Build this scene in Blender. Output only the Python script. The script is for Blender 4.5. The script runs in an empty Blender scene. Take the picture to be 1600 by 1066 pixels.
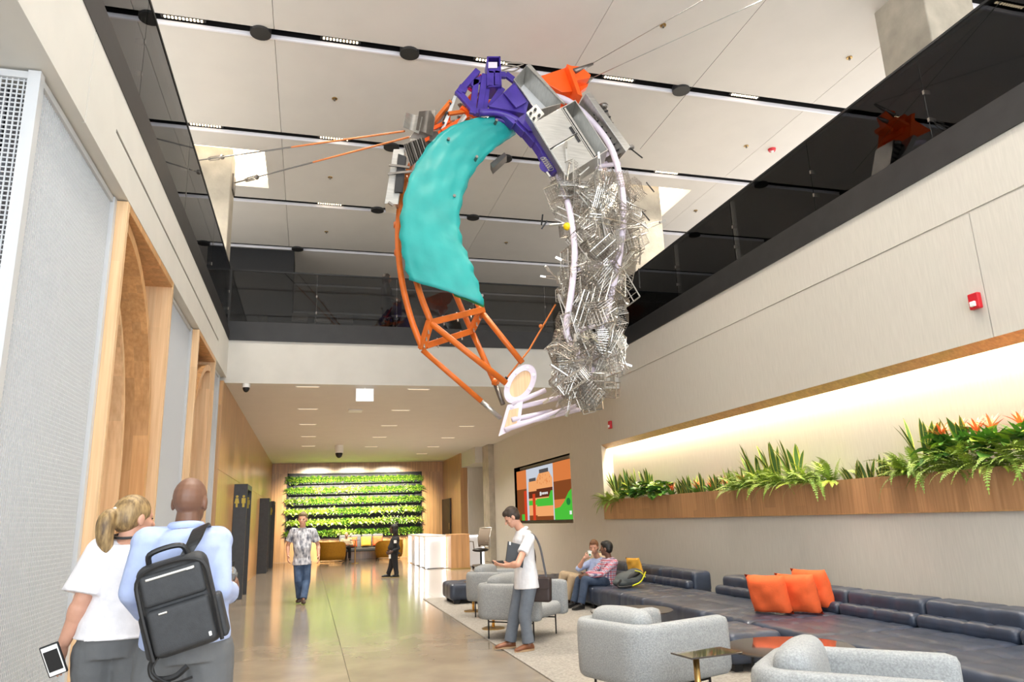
import bpy, bmesh, math, random
import numpy as np
from mathutils import Vector, Matrix, Euler, Quaternion
random.seed(7); rng = np.random.default_rng(7)
sc = bpy.context.scene
C = sc.collection
PI = math.pi

# ------------------------------------------------------------------ camera, world, light, exposure
F_PX, YAW, PITCH, ROLL, EYE = 1125.1, 0.275890, 0.2415, -0.035407, 1.6
_f = np.array([math.sin(YAW)*math.cos(PITCH), math.cos(YAW)*math.cos(PITCH), math.sin(PITCH)])
_r0 = np.array([math.cos(YAW), -math.sin(YAW), 0.0]); _u0 = np.cross(_r0, _f)
_r = _r0*math.cos(ROLL)+_u0*math.sin(ROLL); _u = -_r0*math.sin(ROLL)+_u0*math.cos(ROLL)
def at(px, py, axis, val):
    """measured pixel -> world point on the plane <axis> = val"""
    d = _r*(px-800)-_u*(py-533)+_f*F_PX
    k = 'xyz'.index(axis); o = np.array([0, 0, EYE])
    return Vector(o+d*((val-o[k])/d[k]))
cam = bpy.data.cameras.new('camera'); cam.sensor_width = 36; cam.lens = 36*F_PX/1600; cam.clip_end = 200
camo = bpy.data.objects.new('camera', cam); C.objects.link(camo)
camo.matrix_world = Matrix(((_r[0], _u[0], -_f[0], 0), (_r[1], _u[1], -_f[1], 0), (_r[2], _u[2], -_f[2], EYE), (0, 0, 0, 1)))
sc.camera = camo
w = bpy.data.worlds.new('world'); sc.world = w; w.use_nodes = True
w.node_tree.nodes['Background'].inputs[0].default_value = (0.80, 0.90, 1.0, 1)
w.node_tree.nodes['Background'].inputs[1].default_value = 1.2
vs = sc.view_settings
vs.view_transform = 'Standard'; vs.look = 'None'; vs.gamma = 1; vs.use_curve_mapping = False; vs.exposure = -0.10
def area(name, loc, target, sx, sy, power, col=(1, 1, 1), spread=PI):
    l = bpy.data.lights.new(name, 'AREA'); l.shape = 'RECTANGLE'; l.size = sx; l.size_y = sy; l.energy = power; l.color = col; l.spread = spread
    o = bpy.data.objects.new(name, l); C.objects.link(o); o.location = loc
    o.rotation_euler = (Vector(target)-Vector(loc)).to_track_quat('-Z', 'Y').to_euler()
    return o
# daylight entering through the glazed front behind the camera
area('daylight_front', (3.5, -4.6, 4.2), (3.5, 10, 6.5), 17, 8.0, 2350, (0.92, 0.96, 1.0))
# unseen area fills added inside the blank balcony outer walls to brighten the ceiling
area('fill_upper_left', (-6.2, 8.0, 7.5), (6, 8.0, 8.1), 22, 2.6, 680, (0.96, 0.98, 1.0))
area('fill_upper_right', (13.1, 8.0, 7.5), (0, 8.0, 8.1), 22, 2.6, 800, (0.98, 0.98, 1.0))
# warm wash on the living wall (every other lamp sits in its own fitting further down)
for xx in (0.3, 2.1, 3.9):
    area('living_wall_wash', (xx, 33.0, 4.42), (xx, 36.3, 2.0), 1.0, 0.15, 230, (1.0, 0.92, 0.74), 1.2)
# concealed strip along the top of the planter niche
ns = area('niche_strip', (7.19, 6.0, 3.42), (7.19, 6.0, 0), 0.06, 21.5, 900, (1.0, 0.84, 0.58)); ns.rotation_euler = (0, 0, 0)

# ------------------------------------------------------------------ helpers
def tag(o, label=None, cat=None, group=None, kind=None):
    if label: o['label'] = label
    if cat: o['category'] = cat
    if group: o['group'] = group
    if kind: o['kind'] = kind
    return o
def empty(name, loc, label, cat, group=None, rz=0):
    o = bpy.data.objects.new(name, None); C.objects.link(o); o.location = loc; o.rotation_euler = (0, 0, rz)
    o.empty_display_size = .1
    return tag(o, label, cat, group)
def org(o):
    p = Vector((0, 0, 0))
    while o is not None:
        p += o.location; o = o.parent
    return p
def link(name, me, parent=None, m=None):
    if m is not None and len(me.materials) == 0:
        for q in (m if isinstance(m, (list, tuple)) else [m]): me.materials.append(q)
    o = bpy.data.objects.new(name, me); C.objects.link(o); o.parent = parent
    return o
def frame(d):
    d = Vector(d).normalized()
    a = Vector((0, 0, 1)) if abs(d.z) < .9 else Vector((1, 0, 0))
    u = d.cross(a).normalized(); v = u.cross(d).normalized()
    return d, u, v
class MB:
    def __init__(s): s.v = []; s.f = []; s.m = []
    def add(s, vs, fs, mi=0):
        n = len(s.v); s.v += [tuple(p) for p in vs]; s.f += [tuple(i+n for i in q) for q in fs]; s.m += [mi]*len(fs); return s
    def box(s, lo, hi, mi=0, M=None):
        (a, b, c), (d, e, f) = lo, hi
        vs = [Vector(p) for p in ((a, b, c), (d, b, c), (d, e, c), (a, e, c), (a, b, f), (d, b, f), (d, e, f), (a, e, f))]
        if M is not None: vs = [M @ p for p in vs]
        return s.add(vs, [(0, 3, 2, 1), (4, 5, 6, 7), (0, 1, 5, 4), (1, 2, 6, 5), (2, 3, 7, 6), (3, 0, 4, 7)], mi)
    def cbox(s, c, sz, mi=0, M=None):
        c = Vector(c); h = Vector(sz)/2
        return s.box(c-h, c+h, mi, M)
    def bar(s, a, b, wu, wv, mi=0, up=None):
        a, b = Vector(a), Vector(b); d, u, v = frame(b-a)
        if up is not None:
            v = (Vector(up)-d*d.dot(Vector(up))).normalized(); u = d.cross(v)
        vs = [p+u*(i*wu/2)+v*(j*wv/2) for p in (a, b) for i, j in ((-1, -1), (1, -1), (1, 1), (-1, 1))]
        return s.add(vs, [(0, 1, 2, 3), (7, 6, 5, 4), (0, 4, 5, 1), (1, 5, 6, 2), (2, 6, 7, 3), (3, 7, 4, 0)], mi)
    def cyl(s, a, b, ra, rb=None, n=12, mi=0, cap=True):
        a, b = Vector(a), Vector(b); rb = ra if rb is None else rb
        d, u, v = frame(b-a)
        vs = [p+(u*math.cos(2*PI*i/n)+v*math.sin(2*PI*i/n))*r for p, r in ((a, ra), (b, rb)) for i in range(n)]
        fs = [(i, (i+1) % n, n+(i+1) % n, n+i) for i in range(n)]
        if cap: fs += [tuple(range(n))[::-1], tuple(range(n, 2*n))]
        return s.add(vs, fs, mi)
    def tube(s, pts, r, n=8, mi=0, closed=False):
        pts = [Vector(p) for p in pts]; L = len(pts); vs = []; u = None
        for i, p in enumerate(pts):
            d = ((pts[(i+1) % L]-pts[i-1]) if closed else (pts[min(i+1, L-1)]-pts[max(i-1, 0)])).normalized()
            if u is None: _, u, v = frame(d)
            u = (u-d*u.dot(d)).normalized(); v = d.cross(u)
            rr = r[i] if isinstance(r, (list, tuple)) else r
            vs += [p+(u*math.cos(2*PI*k/n)+v*math.sin(2*PI*k/n))*rr for k in range(n)]
        fs = [(i*n+k, i*n+(k+1) % n, ((i+1) % L)*n+(k+1) % n, ((i+1) % L)*n+k) for i in range(L if closed else L-1) for k in range(n)]
        if not closed: fs += [tuple(range(n))[::-1], tuple(range((L-1)*n, L*n))]
        return s.add(vs, fs, mi)
    def ell(s, c, rx, ry, rz, mi=0, nu=12, nv=8, M=None):
        c = Vector(c); vs = []
        for j in range(1, nv):
            t = PI*j/nv
            for i in range(nu):
                p = 2*PI*i/nu; q = Vector((rx*math.sin(t)*math.cos(p), ry*math.sin(t)*math.sin(p), rz*math.cos(t)))
                vs.append(c+(M @ q if M is not None else q))
        top = Vector((0, 0, rz)); vs += [c+(M @ top if M is not None else top), c-(M @ top if M is not None else top)]
        a, b = len(vs)-2, len(vs)-1
        fs = [(j*nu+i, (j+1)*nu+i, (j+1)*nu+(i+1) % nu, j*nu+(i+1) % nu) for j in range(nv-2) for i in range(nu)]
        fs += [(a, i, (i+1) % nu) for i in range(nu)]+[(b, (nv-2)*nu+(i+1) % nu, (nv-2)*nu+i) for i in range(nu)]
        return s.add(vs, fs, mi)
    def loft(s, rings, n=16, mi=0):
        vs = []
        for c, u, v in rings:
            vs += [Vector(c)+Vector(u)*math.cos(2*PI*k/n)+Vector(v)*math.sin(2*PI*k/n) for k in range(n)]
        L = len(rings)
        fs = [(i*n+k, i*n+(k+1) % n, (i+1)*n+(k+1) % n, (i+1)*n+k) for i in range(L-1) for k in range(n)]
        fs += [tuple(range(n))[::-1], tuple(range((L-1)*n, L*n))]
        return s.add(vs, fs, mi)
    def cap(s, a, b, ra, rb, n=12, mi=0):
        """tapered capsule"""
        a, b = Vector(a), Vector(b); d, u, v = frame(b-a); R = []
        for t in (-80, -50, -22): R.append((a+d*ra*math.sin(math.radians(t)), ra*math.cos(math.radians(t))))
        R.append((a, ra)); R.append(((a+b)/2, (ra+rb)/2)); R.append((b, rb))
        for t in (22, 50, 80): R.append((b+d*rb*math.sin(math.radians(t)), rb*math.cos(math.radians(t))))
        return s.loft([(c, u*r, v*r) for c, r in R], n, mi)
    def prism(s, poly, off, mi=0):
        """polygon (3-D points) pushed along the vector off"""
        p = [Vector(q) for q in poly]; n = len(p); off = Vector(off)
        return s.add(p+[q+off for q in p], [tuple(range(n))[::-1], tuple(range(n, 2*n))]+[(i, (i+1) % n, n+(i+1) % n, n+i) for i in range(n)], mi)
    def grid(s, P, mi=0):
        """P: rows of points"""
        r, c = len(P), len(P[0])
        return s.add([q for row in P for q in row], [(i*c+j, i*c+j+1, (i+1)*c+j+1, (i+1)*c+j) for i in range(r-1) for j in range(c-1)], mi)
    def mesh(s, name, o=Vector((0, 0, 0)), smooth=False, fix=True):
        me = bpy.data.meshes.new(name)
        me.from_pydata([(p[0]-o[0], p[1]-o[1], p[2]-o[2]) for p in s.v], [], s.f)
        me.polygons.foreach_set('material_index', s.m)
        if fix:
            bm = bmesh.new(); bm.from_mesh(me); bmesh.ops.recalc_face_normals(bm, faces=bm.faces); bm.to_mesh(me); bm.free()
        if smooth: me.polygons.foreach_set('use_smooth', [True]*len(me.polygons))
        me.update(); return me
    def build(s, name, m, parent=None, smooth=False, bevel=0, seg=2, solid=0, kind=None, fix=True):
        me = s.mesh(name, org(parent) if parent is not None else Vector((0, 0, 0)), smooth, fix)
        o = link(name, me, parent, m)
        if solid:
            q = o.modifiers.new('solid', 'SOLIDIFY'); q.thickness = solid; q.offset = 0
        if bevel:
            q = o.modifiers.new('bevel', 'BEVEL'); q.width = bevel; q.segments = seg; q.limit_method = 'ANGLE'
        if kind: o['kind'] = kind
        return o
def copy_tree(o, parent=None):
    c = o.copy(); C.objects.link(c); c.parent = parent
    for ch in list(o.children): copy_tree(ch, c)
    return c
def catmull(pts, k=6):
    pts = [Vector(p) for p in pts]; out = []
    P = [pts[0]*2-pts[1]]+pts+[pts[-1]*2-pts[-2]]
    for i in range(1, len(P)-2):
        a, b, c, d = P[i-1:i+3]
        for j in range(k):
            t = j/k
            out.append(.5*((2*b)+(c-a)*t+(2*a-5*b+4*c-d)*t*t+(3*b-a-3*c+d)*t**3))
    out.append(pts[-1]); return out
def rbox(wx, wy, wz, r, seg=6, fn=None):
    """rounded, subdivided box centred on the origin; fn(p, n) may push the surface -> MB"""
    mb = MB(); H = np.array([wx, wy, wz])/2; r = min(r, *(H*.98))
    ns = [max(2, int(seg*max(.35, h/max(H)))) for h in H]
    def par(n, h):
        inner = list(np.linspace(-(h-r), h-r, n+1)); e = [h-r+r*math.sin(a) for a in (PI/8, PI/4, 3*PI/8, PI/2)]
        return [-q for q in e[::-1]]+inner+e
    for ax in range(3):
        b, c = [k for k in range(3) if k != ax]
        for sg in (-1, 1):
            rows = []
            for p in par(ns[b], H[b]):
                row = []
                for q in par(ns[c], H[c]):
                    v = np.zeros(3); v[ax] = sg*H[ax]; v[b] = p; v[c] = q
                    inn = np.clip(v, -(H-r), H-r); d = v-inn; L = np.linalg.norm(d); n = d/L if L > 1e-9 else np.eye(3)[ax]*sg
                    v = inn+n*r
                    if fn is not None: v = fn(v, n)
                    row.append(tuple(v))
                rows.append(row)
            mb.grid(rows)
    return mb
def weld(me, d=1e-4):
    bm = bmesh.new(); bm.from_mesh(me); bmesh.ops.remove_doubles(bm, verts=bm.verts, dist=d); bmesh.ops.recalc_face_normals(bm, faces=bm.faces)
    bm.to_mesh(me); bm.free(); me.polygons.foreach_set('use_smooth', [True]*len(me.polygons)); return me
def rmesh(name, *a, **k): return weld(rbox(*a, **k).mesh(name, fix=False), 1e-4)
def place(o, loc, rot=None):
    o.location = loc
    if rot is not None: o.rotation_euler = rot
    return o

# ------------------------------------------------------------------ materials
def mat(name, col, rough=.6, metal=0, var=0, vscale=8, bump=0, bscale=60, stretch=None, rand=0, emit=None, es=0, spec=.5, coat=0, col2=None, trans=0):
    m = bpy.data.materials.new(name); m.use_nodes = True; nt = m.node_tree; N = nt.nodes; L = nt.links
    b = N['Principled BSDF']; b.inputs['Base Color'].default_value = (*col, 1); b.inputs['Roughness'].default_value = rough
    b.inputs['Metallic'].default_value = metal; b.inputs['Specular IOR Level'].default_value = spec; b.inputs['Coat Weight'].default_value = coat
    b.inputs['Transmission Weight'].default_value = trans
    if emit: b.inputs['Emission Color'].default_value = (*emit, 1); b.inputs['Emission Strength'].default_value = es
    if var or bump or rand or col2:
        tc = N.new('ShaderNodeTexCoord'); mp = N.new('ShaderNodeMapping'); L.new(tc.outputs['Object'], mp.inputs[0])
        if stretch: mp.inputs['Scale'].default_value = stretch
        src = None
        if var or col2:
            nz = N.new('ShaderNodeTexNoise'); nz.inputs['Scale'].default_value = vscale; nz.inputs['Detail'].default_value = 6; L.new(mp.outputs[0], nz.inputs['Vector'])
            rp = N.new('ShaderNodeValToRGB'); L.new(nz.outputs[0], rp.inputs[0])
            c2 = col2 or tuple(min(1, c*(1+var)) for c in col); c1 = col if col2 else tuple(c*(1-var) for c in col)
            rp.color_ramp.elements[0].position = .3; rp.color_ramp.elements[1].position = .7
            rp.color_ramp.elements[0].color = (*c1, 1); rp.color_ramp.elements[1].color = (*c2, 1); src = rp.outputs[0]
        if rand:
            oi = N.new('ShaderNodeObjectInfo'); mr = N.new('ShaderNodeMapRange'); mr.inputs[3].default_value = 1-rand; mr.inputs[4].default_value = 1+rand
            L.new(oi.outputs['Random'], mr.inputs[0]); hv = N.new('ShaderNodeHueSaturation'); L.new(mr.outputs[0], hv.inputs['Value'])
            if src is not None: L.new(src, hv.inputs['Color'])
            else: hv.inputs['Color'].default_value = (*col, 1)
            src = hv.outputs[0]
        if src is not None: L.new(src, b.inputs['Base Color'])
        if bump:
            n2 = N.new('ShaderNodeTexNoise'); n2.inputs['Scale'].default_value = bscale; n2.inputs['Detail'].default_value = 4; L.new(mp.outputs[0], n2.inputs['Vector'])
            bp = N.new('ShaderNodeBump'); bp.inputs['Strength'].default_value = bump; bp.inputs['Distance'].default_value = .02
            L.new(n2.outputs[0], bp.inputs['Height']); L.new(bp.outputs[0], b.inputs['Normal'])
    return m
def emis(name, col, s):
    m = bpy.data.materials.new(name); m.use_nodes = True; nt = m.node_tree; nt.nodes.clear()
    e = nt.nodes.new('ShaderNodeEmission'); o = nt.nodes.new('ShaderNodeOutputMaterial'); e.inputs[0].default_value = (*col, 1); e.inputs[1].default_value = s
    nt.links.new(e.outputs[0], o.inputs[0]); return m
def glassmat(name, tint, gl=(.9, .92, .95), ior=1.5):
    m = bpy.data.materials.new(name); m.use_nodes = True; nt = m.node_tree; N = nt.nodes; N.clear()
    t = N.new('ShaderNodeBsdfTransparent'); t.inputs[0].default_value = (*tint, 1); g = N.new('ShaderNodeBsdfGlossy'); g.inputs['Roughness'].default_value = .01; g.inputs[0].default_value = (*gl, 1)
    f = N.new('ShaderNodeFresnel'); f.inputs[0].default_value = ior; x = N.new('ShaderNodeMixShader'); o = N.new('ShaderNodeOutputMaterial')
    nt.links.new(f.outputs[0], x.inputs[0]); nt.links.new(t.outputs[0], x.inputs[1]); nt.links.new(g.outputs[0], x.inputs[2]); nt.links.new(x.outputs[0], o.inputs[0]); return m
def woodmat(name, c1, c2, rough=.45, strip=.0, rand=.0, grain='z', spec=.5):
    """fine straight grain along one axis, with narrow veneer strips"""
    m = bpy.data.materials.new(name); m.use_nodes = True; nt = m.node_tree; N = nt.nodes; L = nt.links; b = N['Principled BSDF']
    b.inputs['Roughness'].default_value = rough; b.inputs['Specular IOR Level'].default_value = spec
    tc = N.new('ShaderNodeTexCoord'); mp = N.new('ShaderNodeMapping'); L.new(tc.outputs['Object'], mp.inputs[0])
    mp.inputs['Scale'].default_value = {'z': (30, 30, 1.2), 'y': (30, 1.2, 30), 'x': (1.2, 30, 30)}[grain]
    nz = N.new('ShaderNodeTexNoise'); nz.inputs['Scale'].default_value = 1.0; nz.inputs['Detail'].default_value = 5; L.new(mp.outputs[0], nz.inputs['Vector'])
    rp = N.new('ShaderNodeValToRGB'); L.new(nz.outputs[0], rp.inputs[0]); rp.color_ramp.elements[0].position = .3; rp.color_ramp.elements[1].position = .72
    rp.color_ramp.elements[0].color = (*c1, 1); rp.color_ramp.elements[1].color = (*c2, 1); src = rp.outputs[0]
    if strip:
        sx = N.new('ShaderNodeMapping'); L.new(tc.outputs['Object'], sx.inputs[0]); sx.inputs['Scale'].default_value = {'z': (1/strip, 1/strip, .25), 'y': (1/strip, .25, 1/strip), 'x': (.25, 1/strip, 1/strip)}[grain]
        fl = N.new('ShaderNodeVectorMath'); fl.operation = 'FLOOR'; L.new(sx.outputs[0], fl.inputs[0])
        wn = N.new('ShaderNodeTexWhiteNoise'); L.new(fl.outputs[0], wn.inputs['Vector'])
        mr = N.new('ShaderNodeMapRange'); mr.inputs[3].default_value = .86; mr.inputs[4].default_value = 1.12; L.new(wn.outputs['Value'], mr.inputs[0])
        h = N.new('ShaderNodeHueSaturation'); L.new(mr.outputs[0], h.inputs['Value']); L.new(src, h.inputs['Color']); src = h.outputs[0]
    if rand:
        oi = N.new('ShaderNodeObjectInfo'); mr = N.new('ShaderNodeMapRange'); mr.inputs[3].default_value = 1-rand; mr.inputs[4].default_value = 1+rand; L.new(oi.outputs['Random'], mr.inputs[0])
        h = N.new('ShaderNodeHueSaturation'); L.new(mr.outputs[0], h.inputs['Value']); L.new(src, h.inputs['Color']); src = h.outputs[0]
    L.new(src, b.inputs['Base Color']); return m
M = dict(
    white_wall=mat('white_wall', (.64, .625, .58), .55, var=.03, vscale=3, bump=.02, bscale=200),
    linen=mat('linen_wall', (.60, .57, .51), .6, var=.05, vscale=6, stretch=(8, 8, .6), bump=.03, bscale=300),
    ceiling=mat('ceiling', (.66, .625, .58), .7, var=.02, vscale=2, rand=.015),
    lip=mat('slot_lip', (.82, .80, .84), .5),
    black=mat('black', (.006, .006, .007), .5),
    dark_steel=mat('dark_steel', (.022, .021, .021), .42, var=.2, vscale=4),
    charcoal=mat('charcoal_panel', (.03, .034, .04), .45, var=.15, vscale=10),
    concrete=mat('concrete', (.42, .375, .30), .75, var=.18, vscale=3, bump=.2, bscale=25),
    floor=mat('polished_concrete', (.31, .265, .21), .13, var=.16, vscale=1.6, rand=.05, spec=.7),
    rug=mat('rug', (.32, .30, .27), .95, var=.25, vscale=40, bump=.4, bscale=150),
    glass=glassmat('smoked_glass', (.42, .41, .39)),
    wood=woodmat('oak', (.50, .26, .10), (.66, .38, .17), .42, .09),
    wood_wall=woodmat('oak_wall', (.42, .22, .085), (.56, .32, .13), .28, .06, spec=.8),
    wood_plank=woodmat('oak_plank', (.40, .20, .085), (.56, .31, .15), .45, .0, .14),
    wood_pale=woodmat('oak_pale', (.66, .42, .22), (.80, .56, .33), .45, .08),
    white_metal=mat('white_metal', (.57, .585, .60), .45),
    mesh_back=mat('mesh_back', (.20, .205, .23), .8),
    navy=mat('navy_leather', (.034, .046, .075), .38, var=.25, vscale=5, bump=.06, bscale=180, spec=.6),
    grey_fabric=mat('grey_fabric', (.31, .325, .33), .9, var=.22, vscale=90, bump=.3, bscale=220),
    black_metal=mat('black_metal', (.012, .012, .012), .4, metal=.3),
    brass=mat('brass', (.55, .36, .13), .28, metal=1),
    bronze_glass=mat('bronze_glass', (.05, .04, .035), .06, spec=.9, coat=.4),
    orange_cush=mat('orange_cushion', (.85, .13, .03), .8, var=.08, vscale=10, bump=.1, bscale=60),
    yellow_cush=mat('yellow_cushion', (.80, .42, .05), .85, var=.1, vscale=10, bump=.1, bscale=60),
    cream_cush=mat('cream_cushion', (.72, .57, .36), .85, var=.08, vscale=10, bump=.1, bscale=60),
    mustard=mat('mustard_velvet', (.48, .22, .01), .8, var=.12, vscale=15),
    teal=mat('teal_sheet', (.012, .30, .285), .45, var=.10, vscale=2.5, bump=.15, bscale=5),
    green_back=mat('green_sheet', (.03, .22, .06), .6),
    orange=mat('orange_paint', (.62, .135, .012), .42, var=.12, vscale=6),
    red_orange=mat('red_orange_paint', (.95, .11, .008), .4, var=.06, vscale=6),
    purple=mat('purple_paint', (.055, .028, .27), .38, var=.2, vscale=6),
    pink=mat('pink_paint', (.6, .02, .12), .4),
    lilac=mat('lilac_white_paint', (.72, .64, .74), .45, var=.05, vscale=6),
    steel=mat('brushed_steel', (.52, .51, .48), .34, metal=.85, var=.12, vscale=5, stretch=(1, 1, 12)),
    steel_dark=mat('dark_brushed_steel', (.22, .20, .18), .4, metal=.85, var=.2, vscale=5),
    wire=mat('bright_wire', (.62, .60, .56), .3, metal=.9, rand=.25),
    wire2=mat('tarnished_wire', (.40, .36, .31), .38, metal=.9, rand=.25),
    red=mat('red_plastic', (.55, .01, .02), .4), yellow=mat('yellow_plastic', (.85, .62, .0), .4),
    white=mat('white_plastic', (.85, .85, .83), .4), rope=mat('orange_rope', (.60, .17, .03), .7),
    cable=mat('steel_cable', (.10, .09, .08), .5, metal=.3),
    skylight=emis('skylight_glow', (1.0, .84, .62), 5.0), led=emis('led_strip', (1.0, .97, .95), 6.0),
    lamp_dim=emis('lamp_dim', (1.0, .8, .55), 1.6), lamp=emis('lamp_glow', (1.0, .78, .5), 9.0), soil=mat('soil', (.03, .02, .012), .95),
    desk_glass=mat('back_lit_glass', (.80, .82, .84), .15, emit=(.9, .94, 1.0), es=.12),
)

# ------------------------------------------------------------------ the setting
XL, XR, YF, YB, ZC, ZLOW, ZL, ZS, ZG = -1.73, 6.98, 15.5, 36.2, 9.16, 4.49, 5.39, 5.81, 6.93
def struct(name, mb, m, parent=None, label=None, **k):
    o = mb.build(name, m, parent, **k)
    if parent is None: tag(o, label, None, None, 'structure')
    return o
# floor with polished slabs
fl = struct('floor', MB().box((-6.3, -5, -.25), (13.2, 38, -.012)), M['soil'], label='polished pale concrete floor of the lobby')
slab_me = {}
nx, ny = 6, 17
xs = [-6.2, XL, .47, 2.67, 4.87, 7.07, 13.1]; dy = 2.5
for j in range(ny):
    for i in range(nx):
        a, b = xs[i]+.003, xs[i+1]-.003
        k = round(b-a, 3)
        if k not in slab_me: slab_me[k] = MB().box((-k/2, -dy/2+.003, -.015), (k/2, dy/2-.003, 0)).mesh('floor_slab'); slab_me[k].materials.append(M['floor'])
        s = link('floor_slab', slab_me[k], fl); s.location = ((a+b)/2, -4.9+dy*(j+.5), 0)
# atrium ceiling: panels between dark slots
SL = [-2.34, .83, 4.0, 7.17, 10.34, 13.5, 16.68, 19.72, 22.9, 26.1, 29.3]
SW = .25
SKY = [(-3.2, -1.12, 14.35, 16.1), (6.65, 8.68, 14.25, 15.95)]
ce = struct('ceiling', MB().box((-6.3, -5, ZC+.26), (13.2, 30, ZC+.5)), M['black'], label='high white panelled atrium ceiling crossed by dark light slots')
def panel(x0, x1, y0, y1): MB().box((x0, y0, ZC), (x1, y1, ZC+.25)).build('ceiling_panel', M['ceiling'], ce)
XJ = [-6.2, -.76, 4.2, 9.1, 13.1]
for k in range(len(SL)-1):
    y0, y1 = SL[k]+SW, SL[k+1]
    for i in range(4):
        x0, x1 = XJ[i]+.004, XJ[i+1]-.004
        if k == 5 and i in (0, 2):
            sx0, sx1, sy0, sy1 = SKY[0] if i == 0 else SKY[1]
            for q in ((x0, sx0, y0, y1), (sx1, x1, y0, y1), (sx0, sx1, y0, sy0), (sx0, sx1, sy1, y1)): panel(*q)
        else: panel(x0, x1, y0, y1)
    MB().box((-6.2, SL[k]+SW-.035, ZC-.012), (13.1, SL[k]+SW, ZC+.055)).build('slot_trim', M['lip'], ce)
    MB().box((-6.2, SL[k]+SW-.03, ZC+.055), (13.1, SL[k]+SW, ZC+.26)).build('slot_liner', M['black'], ce)
for q in SKY:
    MB().box((q[0], q[2], ZC+.20), (q[1], q[3], ZC+.25)).build('light_well', M['skylight'], ce)
# ceiling fittings
def grille_lamp(px, py, k):
    p = at(px, py, 'z', ZC); y = SL[k]+.11
    o = empty('slot_light', (p.x, y, ZC+.03), f'lit linear grille lamp in the ceiling slot, {k} of its kind', 'light')
    MB().box((p.x-.32, y-.035, ZC+.045), (p.x+.32, y+.035, ZC+.09)).build('housing', M['black'], o)
    for i in range(11): MB().cbox((p.x-.26+i*.052, y, ZC+.04), (.026, .045, .012)).build('lens', M['lamp'], o)
    a = area('slot_lamp', (p.x, y, ZC+.028), (p.x, y, 0), .6, .05, 62, (1.0, .91, .79)); a.parent = o; a.location = (0, 0, -.002); a.data.spread = 1.7
    return o
lamp_lab = {(288, 40): 'glowing grille lamp nearest the left balcony in the first ceiling slot', (532, 68): 'glowing grille lamp left of the purple steel in the first ceiling slot',
            (770, 96): 'glowing grille lamp behind the purple steel at the sculpture top', (968, 125): 'glowing grille lamp just right of the orange beam end',
            (1165, 152): 'glowing grille lamp nearest the right balcony in the first ceiling slot', (322, 203): 'glowing grille lamp beside left balcony glass in the second ceiling slot',
            (522, 219): 'glowing grille lamp above the sculpture cables in the second ceiling slot', (1043, 271): 'glowing grille lamp right of the wire baskets in the second ceiling slot',
            (515, 322): 'dim grille lamp right of the bright ceiling well, third ceiling slot'}
for (px, py), lab in lamp_lab.items():
    k = 4 if py < 160 and px < 1200 else (5 if py < 290 else 6)
    if (px, py) == (515, 322): k = 6
    o = grille_lamp(px, py, k); o['label'] = lab; o['group'] = 'grille lamps in the ceiling slots'
for k, yv in ((2, 'second slot behind'), (3, 'slot just behind')):  # out-of-view lamps added in the nearer slots as broad fill for the lower level
    for i, x in enumerate((-.4, 1.6, 3.6, 5.6)):
        o = grille_lamp(800, 60, k); d_ = Vector((x, SL[k]+.11, ZC+.03))-o.location; o.location += d_; o['label'] = f'added unseen overhead grille lamp in the {yv} the picture top, {["first", "second", "third", "fourth"][i]} from left'; o['group'] = 'grille lamps in the ceiling slots'
def speaker(px, py, k, lab):
    p = at(px, py, 'z', ZC)
    o = empty('ceiling_speaker', (p.x, SL[k]+.11, ZC), lab, 'speaker', 'round speakers in the ceiling slots')
    MB().cyl((p.x, SL[k]+.11, ZC-.045), (p.x, SL[k]+.11, ZC+.06), .16, n=20).build('grille', M['dark_steel'], o)
    MB().cyl((p.x, SL[k]+.11, ZC+.06), (p.x, SL[k]+.11, ZC+.2), .06, n=10).build('stem', M['black'], o)
for px, py, k, lab in ((408, 55, 4, 'round black speaker near left balcony in the first ceiling slot'), (640, 81, 4, 'round black speaker left of the purple steel'),
                       (1068, 135, 4, 'round black speaker between two lamps right of the orange beam'), (612, 227, 5, 'round black speaker beside the left plates of the sculpture'),
                       (590, 326, 6, 'round black speaker left of the orange tube'), (790, 244, 5, 'round black speaker inside the sculpture ring, upper'),
                       (740, 337, 6, 'round black speaker inside the sculpture ring, lower'), (465, 391, 7, 'round black speaker at left end of the fourth ceiling slot')):
    speaker(px, py, k, lab)
def sprinkler(px, py, lab):
    p = at(px, py, 'z', ZC)
    o = empty('ceiling_sprinkler', p, lab, 'sprinkler', 'sprinkler heads in the ceiling')
    MB().cyl(p, p-Vector((0, 0, .012)), .05, n=14).build('rosette', M['brass'], o); MB().cyl(p, p-Vector((0, 0, .05)), .018, n=8).build('head', M['steel_dark'], o)
for px, py, lab in ((523, 154, 'small brass sprinkler above the left sculpture cables'), (516, 277, 'small brass sprinkler right of the bright ceiling well'), (510, 362, 'small brass sprinkler under the third slot at left'),
                    (1327, 90, 'small brass sprinkler nearest the right balcony'), (1166, 228, 'small brass sprinkler beside the red ceiling alarm'), (1036, 39, 'small brass sprinkler at the top of the picture by the cable'),
                    (791, 379, 'small brass sprinkler inside the sculpture ring'), (1087, 329, 'small brass sprinkler right of the right-hand light well')): sprinkler(px, py, lab)
p = at(1206, 233, 'z', ZC); o = empty('ceiling_alarm', p, 'round red fire alarm on the ceiling near the right balcony', 'alarm')
MB().cyl(p, p-Vector((0, 0, .05)), .085, .07, 18).build('base', M['red'], o); MB().ell(p-Vector((0, 0, .05)), .035, .035, .03).build('strobe', M['white'], o)

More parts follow.
